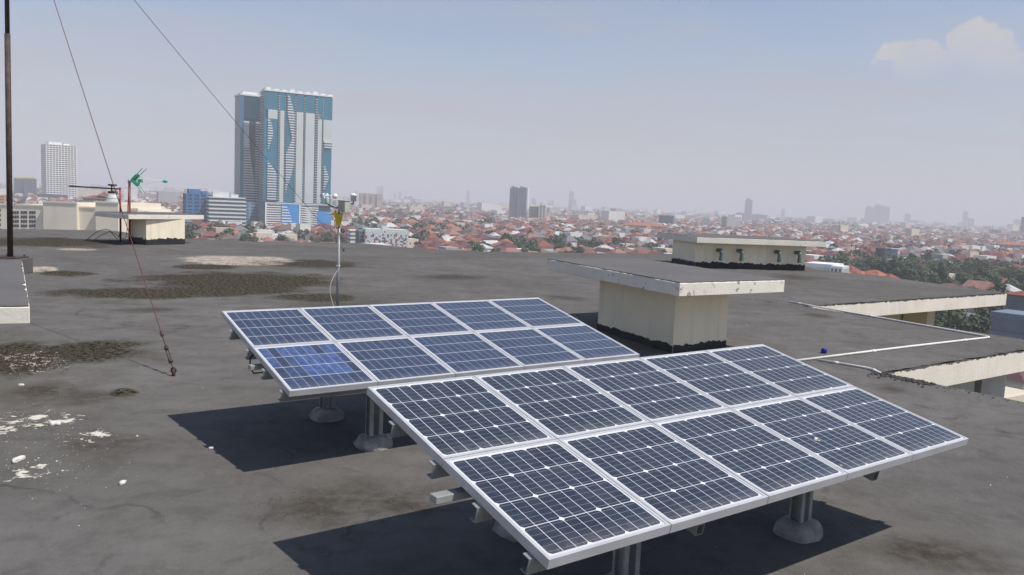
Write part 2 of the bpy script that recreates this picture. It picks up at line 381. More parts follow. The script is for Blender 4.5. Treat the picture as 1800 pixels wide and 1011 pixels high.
tag(mb.build('bitumen_rubble', M_LUMP), 'crumbs of old bitumen along the broken roof edges', 'rubble', kind='stuff')

# ------------------------------------------------------------------ solar arrays
M_ALU = mat('anodised_aluminium', (.55, .55, .56), .45, .08, 6., metal=.3)
M_ALU_D = mat('galvanised_steel', (.30, .31, .30), .55, .2, 9., metal=.3)
M_CONC = mat('footing_concrete', (.34, .33, .31), .95, .3, 10., bump=.03, dirt=((.16, .15, .13), .5))
PW, PH, TH = .537, .642, .034
ARR = math.radians(36.32)
def cell_material(name, mono, seed=0, bright=0.):
    m, t, b = newmat(name); oc = t.n('ShaderNodeTexCoord').outputs['Object']
    x, y, _ = t.xyz(oc)
    mg = .022; W_ = PW-2*mg; H_ = PH-2*mg-.006
    u = t.math('DIVIDE', t.math('SUBTRACT', x, mg), W_); v = t.math('DIVIDE', t.math('SUBTRACT', t.math('MULTIPLY', y, -1.), mg+.003), H_)
    def dist(c, n):                              # metres to the nearest of n evenly spaced lines
        k = t.math('MULTIPLY', c, float(n)); return t.math('ABSOLUTE', t.math('SUBTRACT', k, t.math('ROUND', k)))
    du9 = t.math('MULTIPLY', dist(u, 9), W_/9); dv4 = t.math('MULTIPLY', dist(v, 4), H_/4); du3 = t.math('MULTIPLY', dist(u, 3), W_/3)
    out_ = t.math('MAXIMUM', t.math('GREATER_THAN', t.math('ABSOLUTE', t.math('SUBTRACT', u, .5)), .5), t.math('GREATER_THAN', t.math('ABSOLUTE', t.math('SUBTRACT', v, .5)), .5))
    if mono:
        line = t.math('MAXIMUM', t.math('MULTIPLY', t.ramp(du9, .0018, .0010), .75), t.math('MULTIPLY', t.ramp(dv4, .0022, .0012), .8))
        dia = t.math('LESS_THAN', t.math('ADD', du3, dv4), .0125)
        line = t.math('MAXIMUM', line, dia)
        bus = t.math('MULTIPLY', dist(t.math('ADD', v, .025), 20), H_/20); busm = t.math('MULTIPLY', t.ramp(bus, .0013, .0005), .30)
        c1 = (.007, .012, .028); c2 = (.012, .020, .042)
    else:
        line = t.math('MAXIMUM', t.math('MULTIPLY', t.ramp(du9, .0017, .0008), .5), t.math('MULTIPLY', t.ramp(dv4, .0028, .0016), .8))
        bus = t.math('MULTIPLY', dist(t.math('ADD', v, .03), 12), H_/12); busm = t.math('MULTIPLY', t.ramp(bus, .0012, .0005), .14)
        c1 = (.013, .024, .060); c2 = (.021, .037, .085)
    cellid = t.comb(t.math('FLOOR', t.math('MULTIPLY', u, 9. if not mono else 3.)), t.math('FLOOR', t.math('MULTIPLY', v, 4.)), float(seed))
    wn = t.n('ShaderNodeTexWhiteNoise'); t.l(cellid, wn.inputs['Vector'])
    cc = t.mix(wn.outputs['Value'], c1, c2)
    if bright:
        f = t.ramp(wn.outputs['Value'], .10, .60); nn = t.noise(oc, 22, 3, .5).outputs[0]
        row = t.math('GREATER_THAN', v, .75)
        f = t.math('MULTIPLY', f, t.math('SUBTRACT', 1.0, t.math('MULTIPLY', row, .8)))
        cc = t.mix(f, cc, t.mix(t.ramp(nn, .35, .7), (.024, .052, .16), (.055, .11, .28)))
    c = t.mix(busm, cc, (.55, .57, .6)); c = t.mix(line, c, (.78, .8, .82)); c = t.mix(out_, c, (.66, .67, .68))
    dn = t.noise(oc, 9, 5, .7).outputs[0]
    dirt = t.math('ADD', t.ramp(dn, .3, .8, .015, .08), t.math('MULTIPLY', t.ramp(v, .86, 1.02), t.ramp(t.noise(oc, 30, 4, .7).outputs[0], .3, .7, .05, .22)))
    drop = t.n('ShaderNodeTexVoronoi'); t.l(t.n('ShaderNodeNewGeometry').outputs['Position'], drop.inputs['Vector']); drop.inputs['Scale'].default_value = 5.5
    dm = t.math('MULTIPLY', t.math('LESS_THAN', t.math('ADD', drop.outputs['Distance'], t.math('MULTIPLY', dn, .04)), .052), t.math('GREATER_THAN', t.xyz(drop.outputs['Color'])[0], .86))
    c = t.mix(dirt, c, (.36, .34, .31)); c = t.mix(t.math('MULTIPLY', dm, .6), c, (.55, .54, .5))
    t.l(c, b.inputs['Base Color']); b.inputs['Roughness'].default_value = .5; b.inputs['Specular IOR Level'].default_value = .35
    b.inputs['Coat Weight'].default_value = .55 if mono else .8; b.inputs['Coat Roughness'].default_value = .08; b.inputs['Coat IOR'].default_value = 1.42
    return m
M_MONO = cell_material('mono_cells', True)
M_POLY = [cell_material('poly_cells_a', False, 1), cell_material('poly_cells_b', False, 2), cell_material('poly_cells_blue', False, 3, 1.)]
M_POLYV = cell_material('poly_cells_violet', False, 5)
for nd in M_POLYV.node_tree.nodes: pass
def frame_mesh():
    mb = MB(); w, h, th, lip = PW-.003, PH-.003, TH, .0125
    z0, z1 = -th, 0
    for (a, b_, c, d_) in ((0.0015, w, -.0015-lip, -.0015), (0.0015, w, -h, -h+lip), (.0015, .0015+lip, -h+lip, -.0015-lip), (w-lip, w, -h+lip, -.0015-lip)):
        mb.box(a, b_, c, d_, z0, z1)
    return mb
proto = {}
def panel(parent, i, j, mt, label=None):
    if 'f' not in proto:
        o = frame_mesh().build('solar_panel', M_ALU, parent); proto['f'] = o.data
    else:
        o = bpy.data.objects.new('solar_panel', proto['f']); C.objects.link(o); o.parent = parent
    o.location = (i*PW, -j*PH, 0)
    if mt.name not in proto:
        g = MB(); lip = .0125; x0, x1, y1, y0 = .0015+lip, PW-.003-lip, -.0015-lip, -(PH-.003)+lip
        g.box(x0, x1, y0, y1, -.008, -.0025)
        c = g.build('cell_sheet', mt, o); proto[mt.name] = c.data
    else:
        c = bpy.data.objects.new('cell_sheet', proto[mt.name]); C.objects.link(c); c.parent = o
    if label: o['label'] = label
    return o
def channel(mb, axis, p, L, w, h, th=.003, M=None):
    pass
def c_rail(x0, x1, y, z, w=.04, h=.07, open_=1):     # C section running along x, its top at z
    mb = MB(); t_ = .0035
    mb.box(x0, x1, y-w/2, y+w/2, z-t_, z)
    mb.box(x0, x1, y-w/2, y+w/2, z-h, z-h+t_)
    yy = y-w/2 if open_ > 0 else y+w/2-t_
    mb.box(x0, x1, yy, yy+t_, z-h+t_, z-t_); return mb
def make_array(O, tilt, kind, label):
    root = thing('solar_array', (O[0], O[1], 0), label, 'solar array', 'tilted solar arrays on the roof deck', ARR)
    tb = bpy.data.objects.new('panel_table', None)
    Mt = Matrix.Translation((0, 0, O[2])) @ Matrix.Rotation(tilt, 4, 'X')   # table frame inside root
    pts = {}
    for j in range(2):
        for i in range(5):
            if kind == 'mono': mt, lb = M_MONO, None
            else:
                mt, lb = M_POLY[(i+j) % 2], None
                if i == 0 and j == 1: mt, lb = M_POLY[2], 'solar panel with mottled bright blue cells at the left end'
            o = panel(root, i, j, mt, lb)
            o.matrix_local = Mt @ Matrix.Translation((i*PW, -j*PH, rnd.uniform(-.0008, .0008)))
    Wd, Dp = PW*5, PH*2
    for y in (-.27, -.60, -.90, -1.20):
        r_ = c_rail(-.02, Wd+.004, y, -TH-.001, .035, .058); r_.v = [tuple(Mt @ Vector(v)) for v in r_.v]; r_.build('rail', M_ALU_D, root)
    for x in ((.79, 1.99) if kind == 'mono' else (.69, 1.95)):                             # sloping beams, each on two posts
        mb = MB(); za, zb = -TH-.061-.045, -TH-.061
        mb.box(x-.02, x+.02, -1.22, -.05, zb-.003, zb); mb.box(x-.02, x+.02, -1.22, -.05, za, za+.003); mb.box(x-.02, x-.017, -1.22, -.05, za+.003, zb-.003); mb.box(x+.017, x+.02, -1.22, -.05, za+.003, zb-.003)
        mb.v = [tuple(Mt @ Vector(v)) for v in mb.v]; mb.build('beam', M_ALU_D, root)
        for y in ((-.10, -.85) if kind == 'mono' else (-.21, -.96)):
            a = Mt @ Vector((x, y, za)); z = a.z; yy = a.y
            p = MB(); hw = .034
            for s in (-1, 1):                         # two C channels back to back with a gap
                c0 = x+s*.021
                p.box(c0-.0015, c0+.0015, yy-hw, yy+hw, .05, z+.035)
                for e in (-1, 1):
                    xa, xb = sorted((c0+.0015*s, c0+.024*s)); ya, yb = sorted((yy+e*(hw-.003), yy+e*hw))
                    p.box(xa, xb, ya, yb, .05, z+.035)
                    la, lb2 = sorted((yy+e*(hw-.012), yy+e*(hw-.003))); xc, xd = sorted((c0+.0215*s, c0+.024*s)); p.box(xc, xd, la, lb2, .05, z+.035)
            p.box(x-.0195, x+.0195, yy-hw*.8, yy+hw*.8, z-.006, z-.0005)
            p.build('post', M_ALU_D, root)
            f = MB(); n = 26; prof = [(.106, -.005), (.110, .012), (.108, .032), (.100, .052), (.088, .068), (.070, .077), (.035, .080), (.0, .081)]
            for i_, (rr, zz) in enumerate(prof):
                for k in range(n):
                    a_ = 2*PI*k/n; q = 1/max(abs(math.cos(a_)), abs(math.sin(a_)))**.55 * rr * (1+rnd.uniform(-.035, .035)+.05*math.sin(a_*3+x*9+i_))
                    f.v.append((x+q*math.cos(a_), yy+q*math.sin(a_)*.92, zz+(rnd.uniform(-.004, .004) if 0 < i_ < 6 else 0)))
            for i_ in range(len(prof)-1):
                for k in range(n):
                    f.f.append((i_*n+k, i_*n+(k+1) % n, (i_+1)*n+(k+1) % n, (i_+1)*n+k)); f.m.append(0)
            f.build('footing', M_CONC, root, True)
    mb = MB(); q = Mt @ Vector((0, -.745, -TH-.03)); jx = -.09 if kind == 'mono' else -.045; mb.box(q.x+jx, q.x+.14, q.y-.024, q.y+.024, q.z-.034, q.z-.006); o = mb.build('junction_box', M_ALU_D, root); bevel(o, .003)
    return root, Mt
a_front, Mf = make_array((-.5946, 3.3342, .7815), math.radians(11.98), 'mono', 'nearer tilted solar array of ten dark panels with white cell grid and small white diamonds')
a_back, Mk = make_array((-1.931, 5.308, .7796), math.radians(12.35), 'poly', 'farther tilted solar array of plain blue panels, one bright blue at its near left corner')
M_BLACK = mat('black_rubber', (.015, .015, .016), .6, .2)
mb = MB(); pts = [Mk @ Vector(p) for p in ((.03, -.62, -.05), (-.005, -.64, -.07), (-.02, -.69, -.11), (-.015, -.75, -.125), (.03, -.80, -.10))]
mb.tube(pts, .005, 6); mb.build('cable', M_BLACK, a_back, True)

# ------------------------------------------------------------------ vent housings
def plaster(name, col, var=.06):
    m, t, b = newmat(name); oc = t.n('ShaderNodeTexCoord').outputs['Object']
    n = t.noise(oc, 1.4, 5, .6).outputs[0]
    c = t.mix(t.ramp(n, .3, .7), tuple(x*(1-var) for x in col), tuple(x*(1+var) for x in col))
    st = t.noise(t.map(oc, scale=(5, 5, .4)), 1.2, 5, .65).outputs[0]
    c = t.mix(t.math('MULTIPLY', t.ramp(st, .5, .8), .38), c, (.34, .30, .22))
    t.l(c, b.inputs['Base Color']); b.inputs['Roughness'].default_value = .85
    t.l(t.bump(t.noise(oc, 25, 4, .6).outputs[0], .35, .006), b.inputs['Normal']); return m
M_PLAST = plaster('cream_plaster', (.82, .735, .56))
def chipped(name, col):
    m, t, b = newmat(name); P = t.n('ShaderNodeNewGeometry').outputs['Position']
    n = t.noise(P, 2.2, 5, .6).outputs[0]; c = t.mix(t.ramp(n, .3, .7), tuple(x*.93 for x in col), tuple(x*1.05 for x in col))
    ch = t.noise(P, 7.5, 6, .72, .4).outputs[0]; ch2 = t.noise(P, 1.1, 3, .5).outputs[0]
    mk = t.math('MULTIPLY', t.ramp(ch, .60, .64), t.ramp(ch2, .45, .6, .15, 1.))
    c = t.mix(mk, c, (.16, .15, .13))
    t.l(c, b.inputs['Base Color']); b.inputs['Roughness'].default_value = .85
    t.l(t.bump(t.math('ADD', t.noise(P, 28, 4, .6).outputs[0], t.math('MULTIPLY', mk, -.8)), .45, .008), b.inputs['Normal']); return m
M_CAPSIDE = chipped('chipped_cream_paint', (.74, .69, .60))
M_TAR = mat('black_tar_coat', (.022, .022, .024), .55, .4, 10., bump=.02)
M_CAPTOP = mat('cap_bitumen', (.118, .110, .108), .85, .1, 1.5, bump=.008, bscale=10)
def jag_skirt(P0, P1, h, seed, amp=.05, th=.007, up=0.):
    """a torn-topped tar coat skirt standing proud of a wall from P0 to P1"""
    r = random.Random(seed); mb = MB(); d = (P1-P0); L = d.length; n = max(4, int(L/.025)); nn = Vector((d.y, -d.x, 0)).normalized()
    hs = []; x = 0.
    for i in range(n+1):
        x = x*.7+r.uniform(-1, 1)*amp*.6; hs.append(max(.03, h+x+r.uniform(-1, 1)*amp*.25))
    for i in range(n):
        a = P0.lerp(P1, i/n); b = P0.lerp(P1, (i+1)/n); ao, bo = a+nn*th, b+nn*th
        mb.quad((ao.x, ao.y, 0), (bo.x, bo.y, 0), (bo.x, bo.y, hs[i+1]), (ao.x, ao.y, hs[i]))
        mb.quad((ao.x, ao.y, hs[i]), (bo.x, bo.y, hs[i+1]), (b.x, b.y, hs[i+1]), (a.x, a.y, hs[i]))
    return mb
def pj(P):
    q = Vector(P)-Vector((0, 0, H)); return 900+FPX*q.dot(RT)/q.dot(FW), 505.5+FPX*q.dot(DN)/q.dot(FW)
def slide(p, deg, px):                               # walk from p in a direction until the picture column px is reached
    d = Vector((math.cos(math.radians(deg)), math.sin(math.radians(deg)), 0)); lo, hi = 0., 8.; f0 = pj(p)[0]
    for _ in range(40):
        m_ = (lo+hi)/2
        if abs(pj(p+d*m_)[0]-f0) < abs(px-f0): lo = m_
        else: hi = m_
    return p+d*lo
VC = at_z(1182, 621)
def housing(label, W4, K, z_top, th, skirt, seed):
    W4 = [Vector((p[0], p[1], 0)) for p in W4]; K = [Vector((p[0], p[1], 0)) for p in K]
    if len(W4) == 3: W4 = [W4[0], W4[1], W4[1]+W4[2]-W4[0], W4[2]]
    if len(K) == 3: K = [K[0], K[1], K[1]+K[2]-K[0], K[2]]
    root = thing('vent_housing', tuple(sum(W4, Vector())/4), label, 'vent housing', 'vent housings on the roof deck')
    mb = MB(); mb.prism(W4, 0, z_top-th+.01); child_mb(mb, 'wall', M_PLAST, root)
    for i in range(4):
        child_mb(jag_skirt(W4[i], W4[(i+1) % 4], skirt, seed+i, amp=.2*skirt), 'tar_skirt', M_TAR, root)
    cen = sum(K, Vector())/4
    mb = MB(); mb.prism(K, z_top-th, z_top-.006); o = child_mb(mb, 'cap', M_CAPSIDE, root); bevel(o, .006, 1)
    ring = []
    for i in range(4):
        for k in range(40):
            p = K[i].lerp(K[(i+1) % 4], k/40); ring.append(p+(cen-p).normalized()*(.004+rnd.uniform(0, 1)**3*.03))
    mb = MB(); mb.prism(ring, z_top-.0055, z_top+.004, bottom=False); child_mb(mb, 'cap_coating', M_CAPTOP, root)
    return root
def dirp(p, a, d): return (p[0]+d*math.cos(math.radians(a)), p[1]+d*math.sin(math.radians(a)))
housing('large square vent housing with chipped cream cap right behind the solar arrays', [VC, slide(VC, 37, 1275), slide(VC, 115, 1050)],
        [at_z(1195, 497, .845), at_z(1380, 492, .845), at_z(962, 455, .845)], .845, .145, .085, 11)
w = (5.071, 22.392)
v3 = housing('long low vent housing with four grey elbow pipes, at the far right roof edge', [w, dirp(w, 14, 3.47), dirp(w, 104, 1.5)],
        [(5.0, 22.02), (8.93, 23.03), (4.36, 24.6)], .875, .16, .17, 21)
w = (-9.985, 21.79)
housing('small far vent housing at the left, behind the red antenna masts', [w, dirp(w, 57, 1.18), dirp(w, 142, .85)],
        [(-10.18, 21.2), (-9.03, 23.38), dirp((-10.18, 21.2), 142, 1.9)], .835, .13, .17, 31)
housing('vent housing cut off by the left picture edge, with a thick white front edge', [(-6.6, 5.2), (-5.1, 6.1), (-7.6, 7.0)],
        [(-5.6, 4.17), (-3.156, 5.213), (-7.49, 7.18)], .77, .12, .10, 41)
M_PVC = mat('grey_green_pipe', (.12, .17, .16), .45, .2, 5.)
base = Vector((5.071, 22.392, 0)); d = Vector((math.cos(math.radians(14)), math.sin(math.radians(14)), 0)); nrm = Vector((d.y, -d.x, 0))
for px in (1258, 1293, 1359, 1395):
    s_ = (px-1221)/(1414-1221)*3.47
    p = base+d*s_+Vector((0, 0, .52)); mb = MB()
    pts = [p-nrm*.02, p+nrm*.17]+[p+nrm*(.17+.07*math.sin(a))-Vector((0, 0, .07*(1-math.cos(a)))) for a in (.4, .8, 1.2, 1.57)]+[p+nrm*.24-Vector((0, 0, .25))]
    mb.tube(pts, .052, 12, False); q = pts[-1]; mb.tube([q+Vector((0, 0, .08)), q-Vector((0, 0, .03))], .06, 12, False); mb.tube([p+nrm*.13, p+nrm*.19], .06, 12, False)
    child_mb(mb, 'elbow_pipe', M_PVC, v3, True)

# ------------------------------------------------------------------ mast, guy wires, antennas
M_RUST = mat('rusty_steel', (.075, .05, .042), .75, .35, 14., metal=.2)
M_RED = mat('faded_red_paint', (.30, .055, .05), .6, .25, 6.)
M_REDDK = mat('dark_red_cable', (.10, .03, .03), .6, .2)
M_WIRE = mat('steel_wire', (.10, .085, .08), .6, .2)
M_GREEN = mat('green_plastic', (.04, .40, .20), .45, .1)
M_WHITE = mat('white_plastic', (.78, .78, .75), .45, .05)
M_GREYBOX = mat('grey_box_paint', (.42, .44, .38), .6, .1, 8.)
M_YELLOW = mat('yellow_paint', (.65, .50, .03), .5, .1, 8.)
pb = at_z(15, 484)
ms = thing('antenna_mast', (pb.x-.12, pb.y+.25, 0), 'tall rusty steel mast on a dark plinth at the left picture edge', 'mast')
mx_, my_ = pb.x-.12, pb.y+.25
mb = MB(); mb.box(mx_-.9, mx_+.21, my_-.25, my_+.3, -.002, .27); bevel(child_mb(mb, 'plinth', M_CAPTOP, ms), .012)
mb = MB(); mb.box(mx_-.22, mx_+.2, my_-.2, my_+.2, .271, .292)
for a, b_ in ((-1, -1), (1, -1), (1, 1), (-1, 1)): mb.tube([(mx_+a*.15, my_+b_*.15, .29), (mx_+a*.15, my_+b_*.15, .325)], .014, 6)
child_mb(mb, 'base_plate', M_RUST, ms)
mb = MB(); mb.tube([(mx_, my_, .29), (mx_+.03, my_, 4.0)], .045, 14); mb.tube([(mx_+.03, my_, 3.9), (mx_+.06, my_, 7.4)], .036, 14); child_mb(mb, 'pole', M_RUST, ms, True)
mb = MB(); mb.tube([(mx_+.05, my_, 6.95), (mx_+.05, my_, 7.03)], .06, 12); child_mb(mb, 'guy_collar', M_RUST, ms)
mtop = Vector((mx_+.05, my_, 7.0))
def guy(label, px, py, tb=True):
    g = at_z(px, py); root = thing('guy_wire', (g.x, g.y, 0), label, 'guy wire', 'guy wires of the mast')
    A = g+Vector((0, 0, .05)); d = (mtop-A); L = d.length; dn = d.normalized()
    pts = []
    for i in range(25):
        s = i/24; p = A.lerp(mtop, s); pts.append(p-Vector((0, 0, .035*math.sin(PI*s))))
    pts[0] = A+dn*(.42 if tb else .05)
    mb = MB(); mb.tube(pts, .0042 if tb else .0055, 6); child_mb(mb, 'wire', M_WIRE if not tb else M_REDDK, root, True)
    mb = MB(); mb.tube([g-Vector((0, 0, .01)), A+Vector((0, 0, .01))], .016, 8)
    ring = [A+Vector((.022*math.cos(a), 0, .022*math.sin(a))) for a in np.linspace(0, 2*PI, 13)]; mb.tube(ring, .006, 6, False)
    child_mb(mb, 'anchor', M_RUST, root, True)
    if tb:
        mb = MB(); s1 = dn.orthogonal().normalized()*.013
        mb.tube([A+dn*.02, A+dn*.12], .005, 6); mb.tube([A+dn*.10+s1, A+dn*.26+s1], .005, 6); mb.tube([A+dn*.10-s1, A+dn*.26-s1], .005, 6)
        mb.tube([A+dn*.09, A+dn*.12], .018, 8); mb.tube([A+dn*.24, A+dn*.27], .018, 8); mb.tube([A+dn*.26, A+dn*.43], .006, 6); mb.tube([A+dn*.40, A+dn*.45], .014, 8)
        child_mb(mb, 'turnbuckle', M_RUST, root, True)
guy('guy wire running down to a rusty anchor with turnbuckle left of the arrays', 305, 661)
guy('long thin guy wire crossing the blue towers down to an anchor behind the weather station', 604, 442, False)

def base_thing(name, px, py, label, cat, group=None):
    g = at_z(px, py); return g, thing(name, (g.x, g.y, 0), label, cat, group)
# black yagi
g, ya = base_thing('yagi_antenna', 212, 425, 'long black antenna pointing left on a thin dark red mast', 'antenna')
Y = g.y; top = at_y(207, 331, Y)
mb = MB(); mb.tube([g, (g.x, g.y, top.z+.03)], .028, 8); child_mb(mb, 'pole', M_RED, ya, True)
mb = MB(); L = (at_y(207, 333, Y)-at_y(128, 333, Y)).length; hz_ = top.z-.02
bx = g.x; mb.tube([(bx+.02, Y-.02, hz_), (bx-L, Y-.02-.25, hz_+.02)], .02, 6); child_mb(mb, 'boom', M_BLACK, ya)
mb = MB()
for k in range(26):
    s = .12+.88*k/25; c = Vector((bx-L*s, Y-.02-.25*s, hz_+.02*s)); mb.tube([c-Vector((.02, -.11, 0)), c+Vector((.02, -.11, 0))], .011, 5)
child_mb(mb, 'directors', M_BLACK, ya)
for sz, nm in ((1, 'reflector'), (-1, 'reflector')):
    mb = MB()
    for k in range(4):
        c = Vector((bx-.20-.02*k, Y-.03, hz_+sz*(.06+.02*k))); mb.tube([c-Vector((.03, -.16, 0)), c+Vector((.03, -.16, 0))], .008, 5)
    mb.box(bx-.30, bx-.12, Y-.10, Y+.05, hz_+sz*.10-.025, hz_+sz*.10+.025); mb.box(bx-.24, bx-.21, Y-.04, Y-.02, min(hz_, hz_+sz*.12), max(hz_, hz_+sz*.12))
    child_mb(mb, nm, M_RUST, ya)
mb = MB(); pts = [Vector((bx-.1, Y, hz_-.03)), Vector((bx-.02, Y-.03, hz_-.3)), Vector((bx+.04, Y-.03, .7)), Vector((bx-.05, Y-.05, .1)), Vector((bx-.3, Y-.1, .33)), Vector((bx-.6, Y-.15, .25)), Vector((bx-.85, Y-.2, .02))]
def smooth_pts(P, n=6):
    out = []
    for i in range(len(P)-1):
        p0 = P[max(i-1, 0)]; p1 = P[i]; p2 = P[i+1]; p3 = P[min(i+2, len(P)-1)]
        for k in range(n):
            t_ = k/n; out.append(.5*((2*p1)+(p2-p0)*t_+(2*p0-5*p1+4*p2-p3)*t_*t_+(-p0+3*p1-3*p2+p3)*t_**3))
    return out+[P[-1]]
mb.tube(smooth_pts(pts), .009, 5); child_mb(mb, 'cable', M_BLACK, ya, True)
# green uhf antenna
g, ga = base_thing('uhf_antenna', 228, 428, 'green and white antenna on a red mast beside the small far vent housing', 'antenna')
Y = g.y; top = at_y(229.5, 318, Y); px1 = Y/FPX
mb = MB(); mb.tube([g, (g.x, g.y, top.z+.03)], .033, 8); child_mb(mb, 'pole', M_RED, ga, True)
mb = MB(); mb.tube([(g.x, g.y, top.z-.06), (g.x, g.y, top.z+.04)], .04, 8); child_mb(mb, 'clamp', M_ALU_D, ga, True)
def P_(px, py, dy=0.): q = at_y(px, py, Y+dy); return q
hub = P_(236, 317)
for s in (0, 1):                                        # upper and lower reflector wings, each a ladder frame
    mb = MB(); e = (250, 296) if s == 0 else (249, 338); e2_ = (258, 297) if s == 0 else (256, 340)
    for dy in (-.09, .09):
        mb.tube([P_(234, 314 if s == 0 else 319, dy*.4), P_(*e, dy)], .009, 5); mb.tube([P_(239, 314 if s == 0 else 319, dy*.4), P_(*e2_, dy)], .009, 5)
    for k in range(6):
        f = .25+.15*k
        for A, B in (((234, 316), e), ((239, 316), e2_)):
            c = (A[0]+(B[0]-A[0])*f, A[1]+(B[1]-A[1])*f); mb.tube([P_(c[0], c[1], -.09*f-.04), P_(c[0], c[1], .09*f+.04)], .006, 5)
    child_mb(mb, 'reflector_wing', M_GREEN, ga)
    mb = MB(); A = P_(232, 317); B = P_(243, 308 if s == 0 else 325); n_ = (B-A).normalized(); u_ = Vector((0, 1, 0)); w_ = n_.cross(u_)
    mb.hexa([A-u_*.05-w_*.035, A+u_*.05-w_*.035, A+u_*.05+w_*.035, A-u_*.05+w_*.035, B-u_*.07-w_*.05, B+u_*.07-w_*.05, B+u_*.07+w_*.05, B-u_*.07+w_*.05]); bevel(child_mb(mb, 'wing_bracket', M_GREEN, ga), .01)
mb = MB(); mb.tube([P_(230, 316), P_(246, 317)], .012, 6); child_mb(mb, 'boom', M_GREEN, ga)
mb = MB(); c = P_(247, 318); mb.box(c.x-.05, c.x+.05, Y-.05, Y+.05, c.z-.045, c.z+.045); bevel(child_mb(mb, 'feed_box', M_GREEN, ga), .012)
tip = P_(291, 319)
for (a, b_) in ((245, 311), (250, 317.5), (248, 324)):
    mb = MB(); A = P_(a, b_); mb.tube([A, tip], .006, 5)
    for k in range(12):
        c = A.lerp(tip, k/12); r_ = .07*(1-k/16); mb.tube([c-Vector((0, r_, 0)), c+Vector((0, r_, 0))], .004, 4)
    child_mb(mb, 'director_rod', M_WHITE, ga)
mb = MB(); mb.lathe([(0, -.075), (.025, -.065), (.04, -.02), (.035, .03), (.015, .06), (0, .065)], tip, 12, Matrix.Rotation(PI/2, 3, 'Y')); child_mb(mb, 'boom_tip', M_GREEN, ga, True)
mb = MB(); mb.tube(smooth_pts([Vector((g.x, Y-.03, top.z-.1)), Vector((g.x-.04, Y-.04, .9)), Vector((g.x-.1, Y-.05, .15)), Vector((g.x-.5, Y-.1, .3)), Vector((g.x-.9, Y-.3, .03))]), .008, 5); child_mb(mb, 'cable', M_BLACK, ga, True)
mb = MB(); mb.lathe([(.09, 0), (.09, .03), (.03, .05), (.03, .1)], (g.x, g.y, 0), 10); child_mb(mb, 'foot', M_RUST, ga, True)

# ------------------------------------------------------------------ weather station
g = at_z(592.5, 562); Y = g.y
wsn = thing('weather_station', (g.x, g.y, 0), 'weather station with spinning cups and grey box on a galvanised pole behind the farther array', 'weather station')
top = at_y(598, 398, Y); px1 = Y/FPX
M_POLE = mat('galvanised_pole', (.30, .31, .32), .5, .15, 6., metal=.4)
mb = MB(); mb.tube([g, (g.x, Y, top.z)], .018, 12); mb.lathe([(.08, 0), (.08, .01), (.03, .015), (.03, .05)], g, 14); child_mb(mb, 'pole', M_POLE, wsn, True)
tz = top.z; gx = g.x
def Q(px, py, dy=0.):                                   # picture point in the pole's plane, nudged in depth
    q = at_y(px, py, Y); return Vector((q.x, Y+dy, q.z))
off = gx-Q(598, 398).x
def QQ(px, py, dy=0.): v = Q(px, py, dy); v.x += off; return v
mb = MB(); a = QQ(592, 372); b_ = QQ(599, 396)
mb.hexa([QQ(594, 396, -.03), QQ(600, 396, -.03), QQ(600, 396, .03), QQ(594, 396, .03), QQ(590, 376, -.04), QQ(600, 376, -.04), QQ(600, 376, .04), QQ(590, 376, .04)])
mb.tube([QQ(577, 376), QQ(603, 376)], .011, 6); mb.tube([QQ(591, 370), QQ(595, 396)], .016, 8); mb.tube([QQ(604, 374), QQ(600, 394)], .012, 8)
bevel(child_mb(mb, 'yellow_bracket', M_YELLOW, wsn), .004)
mb = MB(); mb.tube([QQ(597, 378), QQ(598, 366)], .014, 8); mb.tube([QQ(598, 365), QQ(586, 362), QQ(576, 356)], .009, 8); mb.tube([QQ(600, 368), QQ(588, 365), QQ(577, 359)], .007, 6); child_mb(mb, 'arm', M_ALU_D, wsn, True)
mb = MB(); c = QQ(577, 357); mb.lathe([(0, -.02), (.022, -.02), (.026, 0), (.026, .06), (.016, .075), (.0, .08)], c, 14); child_mb(mb, 'anemometer_hub', M_GREYBOX, wsn, True)
hubz = QQ(577, 344.5)
M_RED2 = M_RED
for ang_ in (.45, .45+2*PI/3, .45+4*PI/3):
    mb = MB(); dv = Vector((math.cos(ang_), math.sin(ang_), 0)); cc = hubz+dv*.10
    mb.tube([hubz, cc], .005, 6)
    tdir = Vector((-dv.y, dv.x, 0)); Rm = tdir.to_track_quat('Z', 'Y').to_matrix()
    prof = [(.034*math.sin(x), -.034*math.cos(x)) for x in np.linspace(0.01, PI/2, 7)]+[(.031, 0)]+[(.031*math.sin(x), -.031*math.cos(x)) for x in np.linspace(PI/2, 0.01, 6)]
    mb.lathe(prof, cc, 16, Rm); child_mb(mb, 'wind_cup', M_WHITE, wsn, True)
mb = MB(); mb.tube([hubz-Vector((0, 0, .06)), hubz+Vector((0, 0, .02))], .012, 10); mb.lathe([(.018, 0), (.02, .02), (0, .035)], hubz, 12); child_mb(mb, 'cup_rotor', M_WHITE, wsn, True)
mb = MB(); A = QQ(602, 373, -.03); B = QQ(616, 354, -.03); M_ = Matrix.Translation(A) @ Matrix.Rotation(math.radians(-28), 4, 'Z')
mb.box(-.005, .105, -.05, .05, 0, B.z-A.z, M_); mb.box(-.012, .112, -.057, .057, B.z-A.z, B.z-A.z+.01, M_); bevel(child_mb(mb, 'control_box', M_GREYBOX, wsn), .004)
mb = MB(); mb.tube([QQ(598, 372), QQ(604, 370)], .012, 6); child_mb(mb, 'mount', M_ALU_D, wsn)
mb = MB(); mb.tube([QQ(612, 362, .03), QQ(621, 358, .08), QQ(621, 353, .08)], .01, 6); child_mb(mb, 'mount', M_ALU_D, wsn)
